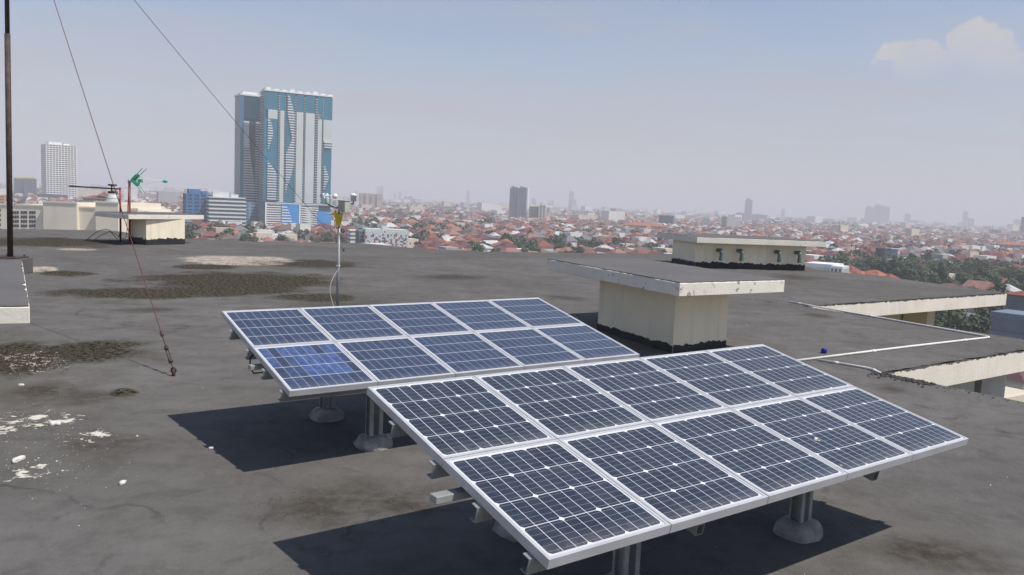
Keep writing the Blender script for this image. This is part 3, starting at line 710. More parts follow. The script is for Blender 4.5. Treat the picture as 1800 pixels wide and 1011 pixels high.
mb = MB(); c = QQ(621, 354, .08); mb.lathe([(0, 0), (.036, 0), (.036, .07), (.044, .072), (.044, .08), (.03, .09), (.0, .105)], c, 18); child_mb(mb, 'rain_gauge', M_WHITE, wsn, True)
mb = MB(); c = QQ(605, 406, -.02); R_ = .02
mb.tube([c+Vector((R_*math.cos(a), 0, R_*math.sin(a))) for a in np.linspace(0, 2*PI, 17)], .008, 6, False); mb.tube([QQ(598, 400), QQ(602, 404)], .005, 5); child_mb(mb, 'loop', M_RUST, wsn, True)
mb = MB(); mb.tube(smooth_pts([QQ(603, 397, -.03), QQ(601, 405, -.03), QQ(598.5, 430, -.03), QQ(600, 448, -.03), QQ(599, 470, -.03), QQ(592, 482, -.05), QQ(586, 498, -.08), QQ(585, 515, -.08), QQ(589, 535, -.05), QQ(592, 552, -.04)]), .0032, 6); child_mb(mb, 'cable', M_WHITE, wsn, True)
mb = MB(); mb.tube([(gx, Y, Q(0+598, 468).z), (gx, Y, Q(598, 466).z)], .025, 12); child_mb(mb, 'cable_tie', M_WHITE, wsn)

# ------------------------------------------------------------------ white pipes and litter
M_PIPE = mat('white_pvc', (.74, .71, .66), .5, .08, 5., dirt=((.3, .27, .23), .35))
def pipe(label, px, r_=.0145, z=.015):
    P = [at_z(*q)+Vector((0, 0, z)) for q in px]; root = thing('drain_pipe', tuple(P[0]-Vector((0, 0, z))), label, 'pipe', 'white pipes lying on the roof deck')
    out = [P[0]]
    for i in range(1, len(P)-1):
        a = (P[i-1]-P[i]).normalized(); b_ = (P[i+1]-P[i]).normalized(); rr = .07
        out += [P[i]+a*rr, P[i]+(a+b_)*rr*.3, P[i]+b_*rr]
    out.append(P[-1])
    mb = MB(); mb.tube(out, r_, 10); child_mb(mb, 'pipe_run', M_PIPE, root, True)
    for a, b_ in zip(P[:-1], P[1:]):
        L = (b_-a).length; n = max(1, int(L/1.6))
        for k in range(n):
            c = a.lerp(b_, (k+.35)/n); d = (b_-a).normalized(); mb = MB(); mb.tube([c-d*.03, c+d*.03], r_*1.28, 10); child_mb(mb, 'coupling', M_PIPE, root, True)
    return root
pipe('long bent white pipe running round the roof notch and back to the nearer array', [(1387, 531.5), (1440, 541.5), (1742, 594.5), (1600, 611), (1395, 637)])
pipe('short white pipe branching to the crumbled notch corner', [(1438, 634.5), (1530, 650), (1547, 658)], .013, .0135)
M_BLUE = mat('blue_plastic', (.01, .03, .30), .4, .1)
g = at_z(1448, 621); mb = MB(); mb.lathe([(0, 0), (.028, .002), (.036, .02), (.03, .04), (.034, .048), (.02, .06), (0, .062)], (0, 0, 0), 14)
o = mb.build('bottle_cap', M_BLUE, None, True); o.location = g; tag(o, 'small bright blue plastic cap lying on the deck near the white pipe', 'plastic cap')
M_STONE = mat('white_stone', (.68, .65, .60), .85, .12, 20., bump=.006)
def stone(px, py, s, label):
    r = random.Random(px); bm = bmesh.new(); bmesh.ops.create_icosphere(bm, subdivisions=3, radius=1)
    for v in bm.verts:
        n = math.sin(v.co.x*3+px)*.12+math.sin(v.co.y*4.3+py)*.12+r.uniform(-.02, .02)+(-.12 if v.co.x > .55 else 0)+(.10 if v.co.y > .4 and v.co.x < 0 else 0); v.co = Vector((v.co.x*1.1+.25*v.co.y, v.co.y*.85, v.co.z*.5))*(1+n*2.0); v.co.z = max(v.co.z, -.3)+.3
    bmesh.ops.scale(bm, vec=(s, s, s), verts=bm.verts); me = bpy.data.meshes.new('stone'); bm.to_mesh(me); bm.free(); me.materials.append(M_STONE)
    for p in me.polygons: p.use_smooth = True
    o = bpy.data.objects.new('white_stone', me); C.objects.link(o); o.location = at_z(px, py); o.rotation_euler[2] = r.uniform(0, 6)
    tag(o, label, 'stone', 'loose white stones on the roof deck', 'thing')
stone(217, 850, .022, 'flat white stone lying alone in the lower left of the deck')
stone(38, 678, .019, 'white stone near the left edge below the dark algae patch')
stone(30, 811, .035, 'dull rounded stone among the pale peeled flecks at far left')
stone(96, 747, .03, 'chunky pale stone in the middle of the flaked patch at left')
stone(372, 789, .014, 'tiny white stone at the left border of the far array shadow')
mb = MB(); M_GRIT = mat('grit', (.6, .58, .53), .9, .3, 30.)
for k in range(900):
    x = rnd.uniform(-7, 7); y = rnd.uniform(2.2, 15)
    if k < 230: q = at_z(rnd.gauss(70, 80), rnd.gauss(780, 45)); x, y = q.x, q.y
    elif k < 560: continue
    u_, v_ = x*E1.x+y*E1.y, x*E2.x+y*E2.y
    if u_ > uB0-.2 and v_ < vB+.2 or u_ > uB1-.2 or y > 24: continue
    s = rnd.uniform(.001, .0032)*(1+(rnd.random() < .06)*1.3); a = rnd.uniform(0, 6)
    P = []
    for z in (0, s*1.1):
        for q in range(4): rr = s*(1.2-.5*(z > 0))*rnd.uniform(.6, 1.3); P.append((x+rr*math.cos(a+q*PI/2), y+rr*math.sin(a+q*PI/2), z-.001))
    mb.hexa(P)
tag(mb.build('grit', M_GRIT), 'pale grit scattered over the roof deck', 'grit', kind='stuff')
M_CRUMB = mat('dried_algae', (.058, .048, .035), .95, .6, 30.)
mb = MB(); rl = random.Random(77)
for (cx_, cy_, sx_, sy_, n_, s0, s1) in ((40, 630, 95, 24, 2600, .003, .010), (150, 618, 75, 15, 900, .002, .007), (430, 492, 150, 14, 500, .004, .010), (470, 465, 130, 5, 250, .004, .010), (580, 890, 150, 34, 160, .002, .004)):
    for k in range(n_):
        a = rl.uniform(0, 2*PI); w_ = rl.random()**.6; q = at_z(cx_+sx_*w_*math.cos(a), cy_+sy_*w_*math.sin(a)); lump(q.x, q.y, s0+(s1-s0)*rl.random()**2)
tag(mb.build('algae_crumbs', M_CRUMB), 'curled crumbs of dried dark algae on the deck', 'crumbs', kind='stuff')
# droppings on one panel of the nearer array
mb = MB(); c = Vector((2.62*PW*1.0+.36, -1.62*PH*1.0+.02, .001))
for k in range(7):
    x, y = c.x+rnd.gauss(0, .008), c.y+rnd.gauss(0, .006); r_ = rnd.uniform(.003, .007); mb.prism([(x+r_*math.cos(a)*1.5, y+r_*math.sin(a)) for a in np.linspace(0, 5.3, 6)], -.0024, .001)
mb.v = [tuple(Mf @ Vector(v)) for v in mb.v]; mb.build('dropping', M_GRIT, a_front)

# ------------------------------------------------------------------ the city below
def inside(poly, x, y):
    c = False; n = len(poly)
    for i in range(n):
        a, b = poly[i], poly[(i+1) % n]
        if (a.y > y) != (b.y > y) and x < (b.x-a.x)*(y-a.y)/(b.y-a.y)+a.x: c = not c
    return c
SOLID = [uv(uB0, -14), uv(uB0, vB), uv(uB1, vB), uv(uB1, vA), uv(uT, vA)]+edge_far[1:]+[Vector((-30, 22, 0)), Vector((-30, -14, 0))]
def hidden(x, y, z):                                 # does the deck stand between the eye and this point
    if z >= H: return False
    t_ = H/(H-z); return inside(SOLID, x*t_, y*t_)
def horizon(px): return pj(px_ray(px, 400).normalized()*1e6*Vector((1, 1, 0)).length)[1]
def in_frame(x, y, z, m_=25):
    if y <= 1: return False
    px, py = pj((x, y, z)); return -m_ < px < 1800+m_ and py < 1011+m_
CITY_BASE = math.radians(31)

def ground_material():
    m, t, b = newmat('city_ground'); P = t.n('ShaderNodeNewGeometry').outputs['Position']
    n1 = t.noise(P, .012, 5, .6).outputs[0]; n2 = t.noise(P, .09, 4, .6).outputs[0]
    v = t.n('ShaderNodeTexVoronoi'); t.l(P, v.inputs['Vector']); v.inputs['Scale'].default_value = .07
    c = t.mix(t.ramp(n2, .4, .6), (.045, .06, .03), (.16, .15, .13)); c = t.mix(t.math('MULTIPLY', t.ramp(n1, .4, .65), .6), c, (.20, .15, .12))
    c = t.mix(.35, c, v.outputs['Color']); c = t.mix(.6, c, (.13, .115, .09))
    t.l(c, b.inputs['Base Color']); b.inputs['Roughness'].default_value = .9; return m
mb = MB(); R_ = 14000
mb.v = [(0, 0, GZ)]+[(R_*math.cos(a), R_*math.sin(a), GZ) for a in np.linspace(0, 2*PI, 49)[:-1]]
mb.f = [(0, i+1, (i+1) % 48+1) for i in range(48)]; mb.m = [0]*48
tag(mb.build('ground', ground_material()), kind='structure')

def roofmat(name, col):
    m, t, b = newmat(name); oc = t.n('ShaderNodeTexCoord').outputs['Object']; oi = t.n('ShaderNodeObjectInfo').outputs['Random']
    n = t.noise(oc, .5, 5, .65).outputs[0]; w_ = t.n('ShaderNodeTexWave', wave_type='BANDS', bands_direction='Z'); t.l(oc, w_.inputs[0]); w_.inputs['Scale'].default_value = 1.6
    c = t.mix(t.ramp(n, .3, .7), tuple(x*.72 for x in col), tuple(min(1, x*1.2) for x in col))
    c = t.mix(t.math('MULTIPLY', w_.outputs[1], .18), c, tuple(x*.5 for x in col))
    c = t.mix(t.math('MULTIPLY', oi, .3), c, (.10, .085, .08))
    t.l(c, b.inputs['Base Color']); b.inputs['Roughness'].default_value = .85; return m
ROOFS = [('orange', roofmat('orange_tiles', (.40, .135, .06)), 1.3), ('dull red', roofmat('dull_red_tiles', (.24, .07, .05)), 4), ('maroon', roofmat('maroon_tiles', (.13, .035, .045)), 3.6),
         ('brick pink', roofmat('pink_tiles', (.33, .16, .12)), 2.4), ('brown', roofmat('brown_tiles', (.15, .095, .075)), 2.4), ('grey', roofmat('grey_roofing', (.17, .175, .18)), 2.2), ('white', roofmat('white_roofing', (.60, .60, .58)), 1.3)]
M_WIN = mat('house_window', (.05, .055, .06), .3, .3)
WALLS = [('white', mat('white_render', (.72, .70, .66), .8, .08, .5), 4), ('cream', mat('cream_render', (.62, .54, .42), .8, .08, .5), 3), ('grey', mat('grey_render', (.36, .36, .36), .8, .1, .5), 1.5), ('pinkish', mat('pink_render', (.56, .40, .34), .8, .08, .5), 1)]
def wall_mesh(name, rects, h, seed):
    r = random.Random(seed); mb = MB()
    for (x0, x1, y0, y1, hh) in rects:
        mb.mi = 0; mb.box(x0, x1, y0, y1, 0, hh); mb.mi = 1
        for fl in range(max(1, int(hh//3))):
            z = .9+fl*3.0
            for k in range(int((x1-x0)//2.6)):
                xx = x0+1.3+k*2.6
                if r.random() < .75 and z+1.3 < hh: mb.box(xx-.55, xx+.55, y0-.04, y0+.1, z, z+1.3); mb.box(xx-.55, xx+.55, y1-.1, y1+.04, z, z+1.3)
            for k in range(int((y1-y0)//2.8)):
                yy = y0+1.4+k*2.8
                if r.random() < .6 and z+1.3 < hh: mb.box(x0-.04, x0+.1, yy-.5, yy+.5, z, z+1.3); mb.box(x1-.1, x1+.04, yy-.5, yy+.5, z, z+1.3)
    return mb
def hip(mb, x0, x1, y0, y1, z, h, o=.7, gable=False):
    x0 -= o; x1 += o; y0 -= o; y1 += o; W_, D_ = x1-x0, y1-y0
    if W_ >= D_:
        k = 0 if gable else D_/2*.92; a, b_ = (x0+k, (y0+y1)/2, z+h), (x1-k, (y0+y1)/2, z+h)
        e = [(x0, y0, z), (x1, y0, z), (x1, y1, z), (x0, y1, z)]
        mb.quad(e[0], e[1], b_, a); mb.quad(e[2], e[3], a, b_); mb.quad(e[1], e[2], b_); mb.quad(e[3], e[0], a)
    else:
        k = 0 if gable else W_/2*.92; a, b_ = ((x0+x1)/2, y0+k, z+h), ((x0+x1)/2, y1-k, z+h)
        e = [(x0, y0, z), (x1, y0, z), (x1, y1, z), (x0, y1, z)]
        mb.quad(e[1], e[2], b_, a); mb.quad(e[3], e[0], a, b_); mb.quad(e[0], e[1], a); mb.quad(e[2], e[3], b_)
    mb.quad(e[3], e[2], e[1], e[0])
    mb.box(x0, x1, y0, y0+.12, z-.25, z-.002); mb.box(x0, x1, y1-.12, y1, z-.25, z-.002)
HP = []
for i, (kind, rects) in enumerate([
        ('hip roofed house', [(-6, 6, -5, 5, 5.0, 3.0, 0)]), ('wide hip roofed house', [(-8, 8, -5, 5, 4.6, 3.0, 0)]), ('gable roofed house', [(-5, 5, -6, 6, 4.8, 3.0, 1)]),
        ('L shaped house', [(-7, 3, -5, 3, 5.0, 2.8, 0), (-1, 6, -2, 7, 4., 2.6, 0)]), ('two storey house', [(-5, 5, -4.5, 4.5, 6.6, 3., 0), (-6.6, -2, -6.4, 0, 4., 1.6, 0)]),
        ('low house', [(-6.5, 6.5, -6, 6, 3.4, 3.2, 0)]), ('stepped roof house', [(-6, 1, -5, 5, 5.6, 2.4, 1), (1.01, 7, -4, 4, 4.8, 2.2, 1)])]):
    wm = wall_mesh('wall', [q[:5] for q in rects], 0, i).build('wall', [WALLS[0][1], M_WIN]); rm = MB()
    for q in rects: hip(rm, q[0], q[1], q[2], q[3], q[4], q[5], .7, bool(q[6]))
    ro = rm.build('roof', ROOFS[0][1]); HP.append((kind, wm.data, ro.data)); bpy.data.objects.remove(wm); bpy.data.objects.remove(ro)
fm = MB(); fm.box(-6.3, 6.3, -5.3, 5.3, 0, .35)
for a in (-1, 1): fm.box(-6.3, 6.3, a*5.3-.12, a*5.3+.12, .35, .9); fm.box(a*6.3-.12, a*6.3+.12, -5.17, 5.17, .35, .9)
fm.box(1, 4, 0, 3, .35, 2.6); fo = fm.build('roof', ROOFS[0][1]); wm = wall_mesh('wall', [(-6.2, 6.2, -5.2, 5.2, 8)], 0, 9).build('wall', [WALLS[0][1], M_WIN])
HP.append(('flat roofed house', wm.data, fo.data)); bpy.data.objects.remove(wm); bpy.data.objects.remove(fo)
def pick(r, L):
    s_ = sum(q[2] for q in L); x = r.uniform(0, s_)
    for q in L:
        x -= q[2]
        if x <= 0: return q
    return L[-1]
def house(x, y, rz, hp, rf, wl, sx, sy, sz, label):
    kind, wmsh, rmsh = hp
    root = bpy.data.objects.new('house', None); C.objects.link(root); root.location = (x, y, GZ); root.rotation_euler = (0, 0, rz); root.empty_display_size = 2
    tag(root, label, 'house', 'houses of the city below the roof', 'thing')
    for nm, me, mt in (('wall', wmsh, wl), ('roof', rmsh, rf)):
        o = bpy.data.objects.new(nm, me); C.objects.link(o); o.parent = root; o.scale = (sx, sy, sz if nm == 'wall' else sz)
        o.material_slots[0].link = 'OBJECT'; o.material_slots[0].material = mt
    return root

# trees: leaf-card crowns
def leafmat(name, c1, c2):
    m, t, b = newmat(name); g = t.n('ShaderNodeNewGeometry'); P = t.n('ShaderNodeTexCoord').outputs['Object']
    n = t.noise(P, .9, 3, .6).outputs[0]
    c = t.mix(t.ramp(t.math('ADD', t.math('MULTIPLY', n, .6), t.math('MULTIPLY', g.outputs['Random Per Island'], .4)), .25, .75), c1, c2)
    t.l(c, b.inputs['Base Color']); b.inputs['Roughness'].default_value = .75; return m
M_LEAF = [leafmat('dark_foliage', (.018, .038, .014), (.05, .085, .03)), leafmat('mid_foliage', (.035, .06, .02), (.085, .125, .04)), leafmat('olive_foliage', (.05, .065, .022), (.12, .13, .05))]
M_BARK = mat('bark', (.12, .09, .065), .9, .25, 2.)
def crown_cards(mb, r, cx, cy, z0, rad, h, n, size):
    cl = []
    for k in range(9):
        a = r.uniform(0, 2*PI); q = rad*r.uniform(.15, .72); cl.append((cx+q*math.cos(a), cy+q*math.sin(a), z0+h*r.uniform(.18, .85), rad*r.uniform(.32, .55)))
    for k in range(n):
        c = cl[k % len(cl)]; d = Vector((r.gauss(0, 1), r.gauss(0, 1), r.gauss(0, 1)+.15)).normalized(); p = Vector(c[:3])+d*c[3]*r.uniform(.6, 1.05)
        nrm = (d+Vector((r.uniform(-.6, .6), r.uniform(-.6, .6), r.uniform(-.2, .8)))).normalized(); u_ = nrm.orthogonal().normalized(); w_ = nrm.cross(u_); s_ = size*r.uniform(.6, 1.25)
        a = r.uniform(0, PI); uu = u_*math.cos(a)+w_*math.sin(a); ww = -u_*math.sin(a)+w_*math.cos(a)
        mb.quad(p-uu*s_, p-ww*s_*.6, p+uu*s_, p+ww*s_*.6)
TP = []
for i in range(6):
    r = random.Random(50+i); H_ = (8, 9, 7, 10, 8, 11)[i]; rad = (3.6, 4.4, 3.2, 4.2, 5, 3.6)[i]
    cr = MB(); crown_cards(cr, r, 0, 0, H_*.28, rad, H_*.72, 620, .62); co = cr.build('crown', M_LEAF[0])
    tr = MB(); tr.tube([(0, 0, -.2), (.1, 0, H_*.25), (.05, .1, H_*.45), (0, 0, H_*.7)], [.28, .22, .16, .05], 7)
    for k in range(5):
        a = k*1.3+i; tr.tube([(.05, .05, H_*(.28+.05*k)), (rad*.3*math.cos(a), rad*.3*math.sin(a), H_*(.42+.05*k)), (rad*.6*math.cos(a), rad*.6*math.sin(a), H_*(.5+.06*k))], [.11, .08, .03], 5)
    to = tr.build('trunk', M_BARK); TP.append((co.data, to.data)); bpy.data.objects.remove(co); bpy.data.objects.remove(to)
def tree(x, y, s_, i, mt, label, rz):
    root = bpy.data.objects.new('tree', None); C.objects.link(root); root.location = (x, y, GZ); root.rotation_euler = (0, 0, rz)
    tag(root, label, 'tree', 'trees among the houses', 'thing')
    for nm, me, m_ in (('crown', TP[i][0], mt), ('trunk', TP[i][1], M_BARK)):
        o = bpy.data.objects.new(nm, me); C.objects.link(o); o.parent = root; o.scale = (s_, s_, s_)
        if nm == 'crown': o.material_slots[0].link = 'OBJECT'; o.material_slots[0].material = mt

KEEP = []                                            # footprints of the big buildings: (x, y, radius)
def frame_at(px, D, yaw_extra=0.):
    """ground point under picture column px at distance D, with an axis square to the view turned by yaw_extra degrees"""
    q = px_ray(px, 400); az = math.atan2(q.x, q.y); x, y = D*math.tan(az), D
    a = -az+math.radians(yaw_extra); return Vector((x, y, GZ)), a
def ztop(px, py, D): return at_y(px, py, D).z
M_FAC = {}
def facade_tower(label, px0, px1, pytop, D, depth, yaw, wallc, winc, floors, cols, cat='tower', name='tower_block', crown=True, group=None, pier=.3, band=.42):
    L, a = frame_at(px0, D, yaw); az = -(a-math.radians(yaw))
    w = (px1-px0)/FPX*D/math.cos(az)/max(.5, math.cos(math.radians(yaw))) ; h = ztop((px0+px1)/2, pytop, D)-GZ
    root = thing(name, tuple(L), label, cat, group, a); KEEP.append((L.x+w/2, L.y+depth/2, max(w, depth)*.75))
    key = (wallc, 'w'); M_FAC.setdefault(key, mat('facade_wall', wallc, .8, .06, .05)); key2 = (winc, 'g'); M_FAC.setdefault(key2, mat('facade_glass', winc, .35, .2, .15))
    mw, mg_ = M_FAC[key], M_FAC[key2]
    c = MB(); c.box(.3, w-.3, .3, depth-.3, 0, h-.5); c.build('core', mg_, root)
    fh = h/floors; s_ = MB()
    for k in range(floors+1):
        z = k*fh; t_ = fh*band; s_.box(0, w, 0, depth, max(0, z-t_/2), min(h, z+t_/2))
    s_.build('floor_bands', mw, root)
    if cols:
        f = MB(); pw = w/cols*pier
        for k in range(cols+1):
            x = min(max(k*w/cols, pw/2), w-pw/2); f.box(x-pw/2, x+pw/2, -.15, .25, 0, h); f.box(x-pw/2, x+pw/2, depth-.25, depth+.15, 0, h)
        nd = max(2, int(depth/(w/cols)))
        for k in range(nd+1):
            y = min(max(k*depth/nd, pw/2), depth-pw/2); f.box(-.15, .25, y-pw/2, y+pw/2, 0, h); f.box(w-.25, w+.15, y-pw/2, y+pw/2, 0, h)
        f.build('piers', mw, root)
    if crown:
        p = MB(); p.box(w*.12, w*.55, depth*.2, depth*.8, h+.02, h+fh*1.3); p.box(w*.62, w*.82, depth*.3, depth*.7, h+.02, h+fh*.8); p.build('roof_plant', mw, root)
    return root, w, h, fh

# --- the blue glass twin towers and their podium
M_TBLUE = mat('tower_blue_glass', (.028, .175, .26), .3, .12, .05); M_TDARK = mat('tower_dark_glass', (.018, .06, .10), .3, .2, .05)
M_TPALE = mat('tower_pale_panel', (.56, .60, .57), .6, .05, .05); M_TWHITE = mat('tower_white', (.78, .78, .76), .7, .04, .05); M_TNET = mat('podium_bright_blue', (.03, .26, .62), .6, .1, .1)
D = 775.; px_m = D/FPX
L, a = frame_at(463, D, 11); base = L.copy()
h_top = ztop(520, 160, D)-GZ; h_pod = ztop(520, 357, D)-GZ; wT = 112*px_m/math.cos(math.radians(15))/.98
tw = thing('apartment_tower', tuple(L), 'taller front tower of the blue glass pair, with wavy white ledges and dark balcony stacks', 'tower', 'blue glass twin towers', a); KEEP.append((L.x+wT/2, L.y+20, 75))
nf = 44; fh = (h_top-h_pod)/nf; dT = 23.
mb = MB(); mb.box(.5, wT-.5, .5, dT-.5, 0, h_top-1); mb.build('core', M_TDARK, tw)
X = lambda f: f*wT
Z = lambda f: h_pod+(h_top-h_pod)*(1-f)              # f = fraction down from the top
def panel_(x0, x1, f0, f1, mt, nm, y=-.0): mb = MB(); mb.box(X(x0), X(x1), y, y+.6, Z(f1), Z(f0)); return mb.build(nm, mt, tw)
for x0, x1 in ((0, .185), (.205, .29), (.315, .43), (.465, .57), (.595, .74), (.775, 1)): panel_(x0, x1, .015, .17 if x0 < .7 else .22, M_TBLUE, 'glass_band')
panel_(.05, .185, .17, .25, M_TPALE, 'pale_panel'); panel_(0, .185, .25, 1, M_TBLUE, 'glass_panel', -.01)
for x0, x1 in ((.225, .285), (.465, .565), (.60, .735), (.785, .845)): panel_(x0, x1, .171, 1, M_TPALE, 'pale_panel')
panel_(.31, .43, .171, 1, M_TBLUE, 'glass_panel'); panel_(.87, 1, .22, .42, M_TPALE, 'pale_panel'); panel_(.87, 1, .421, 1, M_TBLUE, 'glass_panel')
for x0, x1 in ((.19, .222), (.287, .308), (.433, .463), (.568, .597), (.738, .782), (.848, .868)):
    mb = MB()
    for k in range(nf):
        z = h_pod+k*fh
        if z > Z(.03): break
        mb.box(X(x0)+.3, X(x1)-.3, -.7, .5, z, z+fh*.3)
    mb.build('balcony_stack', M_TPALE, tw)
def ledges(xa, xb, fn, f0, f1):
    mb = MB()
    for k in range(nf):
        z = h_pod+k*fh; f = 1-(z-h_pod)/(h_top-h_pod)
        if f0 < f < f1:
            x0, x1 = fn(f, X(xa), X(xb))
            if x1-x0 > .5: mb.box(x0, x1, -1.5, -.02, z, z+fh*.42)
    if mb.f: mb.build('wave_ledges', M_TWHITE, tw)
def clamp(x): x = max(0., min(1., x)); return x*x*(3-2*x)
ledges(.02, .185, lambda f, a_, b_: (a_+(b_-a_)*.15, a_+(b_-a_)*(.15+(.45*clamp(1-abs(f-.38)/.2) if f < .6 else .8*clamp((f-.6)/.16)))), .26, 1)
ledges(.31, .43, lambda f, a_, b_: (a_+(b_-a_)*(.15 if f < .2 else .15+2.6*(f-.2) if f < .42 else max(0, .72-5*(f-.42))), a_+(b_-a_)*((.2+4*f if f < .2 else 1.) if f < .62 else clamp(1-(f-.62)*2.9))), .03, .95)
ledges(.87, 1, lambda f, a_, b_: (a_+(b_-a_)*.1, a_+(b_-a_)*(.9 if f < .49 else .1+.55*clamp(1-abs(f-.76)/.15))), .43, .93)
mb = MB()
for k in range(nf): z = h_pod+k*fh; mb.box(-.25, .45, 0, dT, z, z+fh*.3)
mb.build('side_bands', M_TPALE, tw)
mb = MB(); mb.box(-.6, .3, 0, .5, h_pod, h_top); mb.build('corner_fin', M_TBLUE, tw)
mb = MB(); mb.box(-.5, wT+.5, -.5, dT+.5, h_top-.8, h_top+.6)
for k in range(9): x = wT*(.02+k*.115); mb.box(x, x+wT*.07, 1, dT-1, h_top+.61, h_top+1.8+1.1*(k % 3 == 0))
mb.build('roof_parapet', M_TWHITE, tw)
# second tower, behind and to the left
D2 = 800.; L2, a2 = frame_at(421, D2, 14); w2 = 48*D2/FPX/math.cos(math.radians(17)); h2 = ztop(440, 166, D2)-GZ; d2 = 24.
t2 = thing('apartment_tower', tuple(L2), 'narrower rear tower of the blue glass pair, half behind the taller one', 'tower', 'blue glass twin towers', a2)
mb = MB(); mb.box(.5, w2-.5, .5, d2, 0, h2-1); mb.build('core', M_TDARK, t2)
def pan2(x0, x1, z0, z1, mt, nm, y=0.): mb = MB(); mb.box(x0*w2, x1*w2, y, y+.6, h2*z0, h2*z1); return mb.build(nm, mt, t2)
pan2(0, .12, .0, .985, M_TBLUE, 'glass_panel'); pan2(.12, .30, .60, .80, M_TPALE, 'pale_panel'); pan2(.12, .8, .82, .985, M_TDARK, 'glass_band', -.1)
mb = MB()
for k in range(52):
    z = k*h2/52
    if z/h2 < .66: mb.box(w2*.12, w2*(.40+.10*math.sin(z/h2*7)), -1.4, 0, z, z+h2/52*.5)
mb.build('wave_ledges', M_TWHITE, t2)
for x0, x1 in ((.52, .64), (.80, .92)):
    mb = MB()
    for k in range(52):
        z = k*h2/52
        if z/h2 < .80 or x0 > .7: mb.box(w2*x0, w2*x1, -1., .4, z, z+h2/52*.42)
    mb.build('balcony_stack', M_TWHITE, t2)
pan2(.68, .78, .2, .8, M_TPALE, 'pale_panel'); mb = MB(); mb.box(-.4, w2+.4, -.4, d2+.4, h2-.9, h2+.8); mb.box(w2*.1, w2*.6, 3, d2-4, h2+.81, h2+3.2); mb.build('roof_parapet', M_TWHITE, t2)
# podium
Lp, ap = frame_at(455, 755., 8); wp = 122*755/FPX/math.cos(math.radians(15)); hp_ = ztop(520, 358, 755)-GZ
pod = thing('car_park_podium', tuple(Lp), 'white slatted car park podium with bright blue panels under the taller glass tower', 'podium', None, ap); KEEP.append((Lp.x+wp/2, Lp.y+30, 60)); KEEP.append((Lp.x+wp/2, Lp.y-32, 40)); KEEP.append((Lp.x-30, Lp.y-20, 30))
mb = MB(); mb.box(.5, wp-.5, .5, 34, 0, hp_-.5); mb.build('core', M_TDARK, pod)
mb = MB()
for k in range(11): z = k*hp_/11; mb.box(wp*.09, wp*.43, -.2, .6, z+.1, z+hp_/11*.55); mb.box(wp*.57, wp*.82, -.2, .6, z+.1, z+hp_/11*.55)
mb.build('slats', M_TWHITE, pod)
mb = MB()
for k in range(9): mb.hexa([(wp*.57, -.5, hp_*(.85-.09*k)), (wp*.80, -.5, hp_*(.72-.09*k)), (wp*.80, -.3, hp_*(.72-.09*k)), (wp*.57, -.3, hp_*(.85-.09*k)), (wp*.57, -.5, hp_*(.885-.09*k)), (wp*.80, -.5, hp_*(.755-.09*k)), (wp*.80, -.3, hp_*(.755-.09*k)), (wp*.57, -.3, hp_*(.885-.09*k))])
mb.build('ramp_slats', M_TWHITE, pod)
for x0, x1, z1 in ((.30, .54, .96), (.80, 1., .72)):
    mb = MB(); mb.box(wp*x0, wp*x1, -.6, -.25, 0, hp_*z1); mb.build('blue_panel', M_TNET, pod)
mb = MB()
for k in range(8): z = hp_*(.04+.11*k); mb.box(wp*.305, wp*(.36+.10*math.sin(1.4-k*.17)), -1, -.62, z, z+1.1)
mb.build('wave_ledges', M_TWHITE, pod)
mb = MB(); mb.box(wp*.1, wp*.98, -.7, .7, hp_*.965, hp_); mb.box(wp*.08, wp*.1, -.7, .7, 0, hp_); mb.box(wp*.545, wp*.565, -.7, .7, 0, hp_*.96); mb.build('frame', M_TWHITE, pod)
facade_tower('dark blue and grey podium wing left of the white slatted podium', 424, 463, 357, 768, 25, 5, (.20, .30, .40), (.05, .16, .28), 8, 3, 'podium', 'podium_wing', False)
# --- left hand buildings
facade_tower('white banded office block with a white portal frame left of the blue towers', 367, 425, 347, 700, 30, 4, (.66, .68, .66), (.05, .08, .10), 8, 0, 'office block', 'office_block')
facade_tower('blue netted building under construction beside the small far vent housing', 327, 369, 341, 720, 26, 6, (.04, .16, .34), (.03, .07, .13), 9, 4, 'construction block', 'construction_block')
r_, w_, h_, f_ = facade_tower('slim white apartment tower standing alone at the far left', 83, 124, 254, 1400, 34, 13, (.80, .78, .74), (.05, .055, .06), 28, 10, 'tower', 'apartment_tower', pier=.2, band=.42)
facade_tower('dark glass base block in front of the slim white tower', 70, 108, 342, 1360, 25, 5, (.05, .06, .08), (.03, .035, .05), 5, 4, 'block', 'glass_block', False)
for (x0, x1) in ((27, 41), (44, 60)):
    r_, w_, h_, f_ = facade_tower('dark tower with a yellow roof band, %s of two behind the mast' % ('left' if x0 < 30 else 'right'), x0, x1, 314, 1650, 18, 4, (.07, .09, .12), (.03, .045, .07), 12, 3, 'tower', 'glass_tower', False, 'dark towers with yellow tops')
    mb = MB(); mb.box(w_*.1, w_*.9, -.4, 17, h_+.02, h_+3.2); mb.build('yellow_band', M_YELLOW, r_)
facade_tower('low dark glass block in front of the yellow topped towers', 25, 52, 346, 1300, 20, 4, (.10, .11, .12), (.03, .04, .05), 4, 3, 'block', 'glass_block', False)
M_MALL = mat('mall_render', (.74, .66, .54), .85, .05, .05, dirt=((.45, .42, .36), .3))
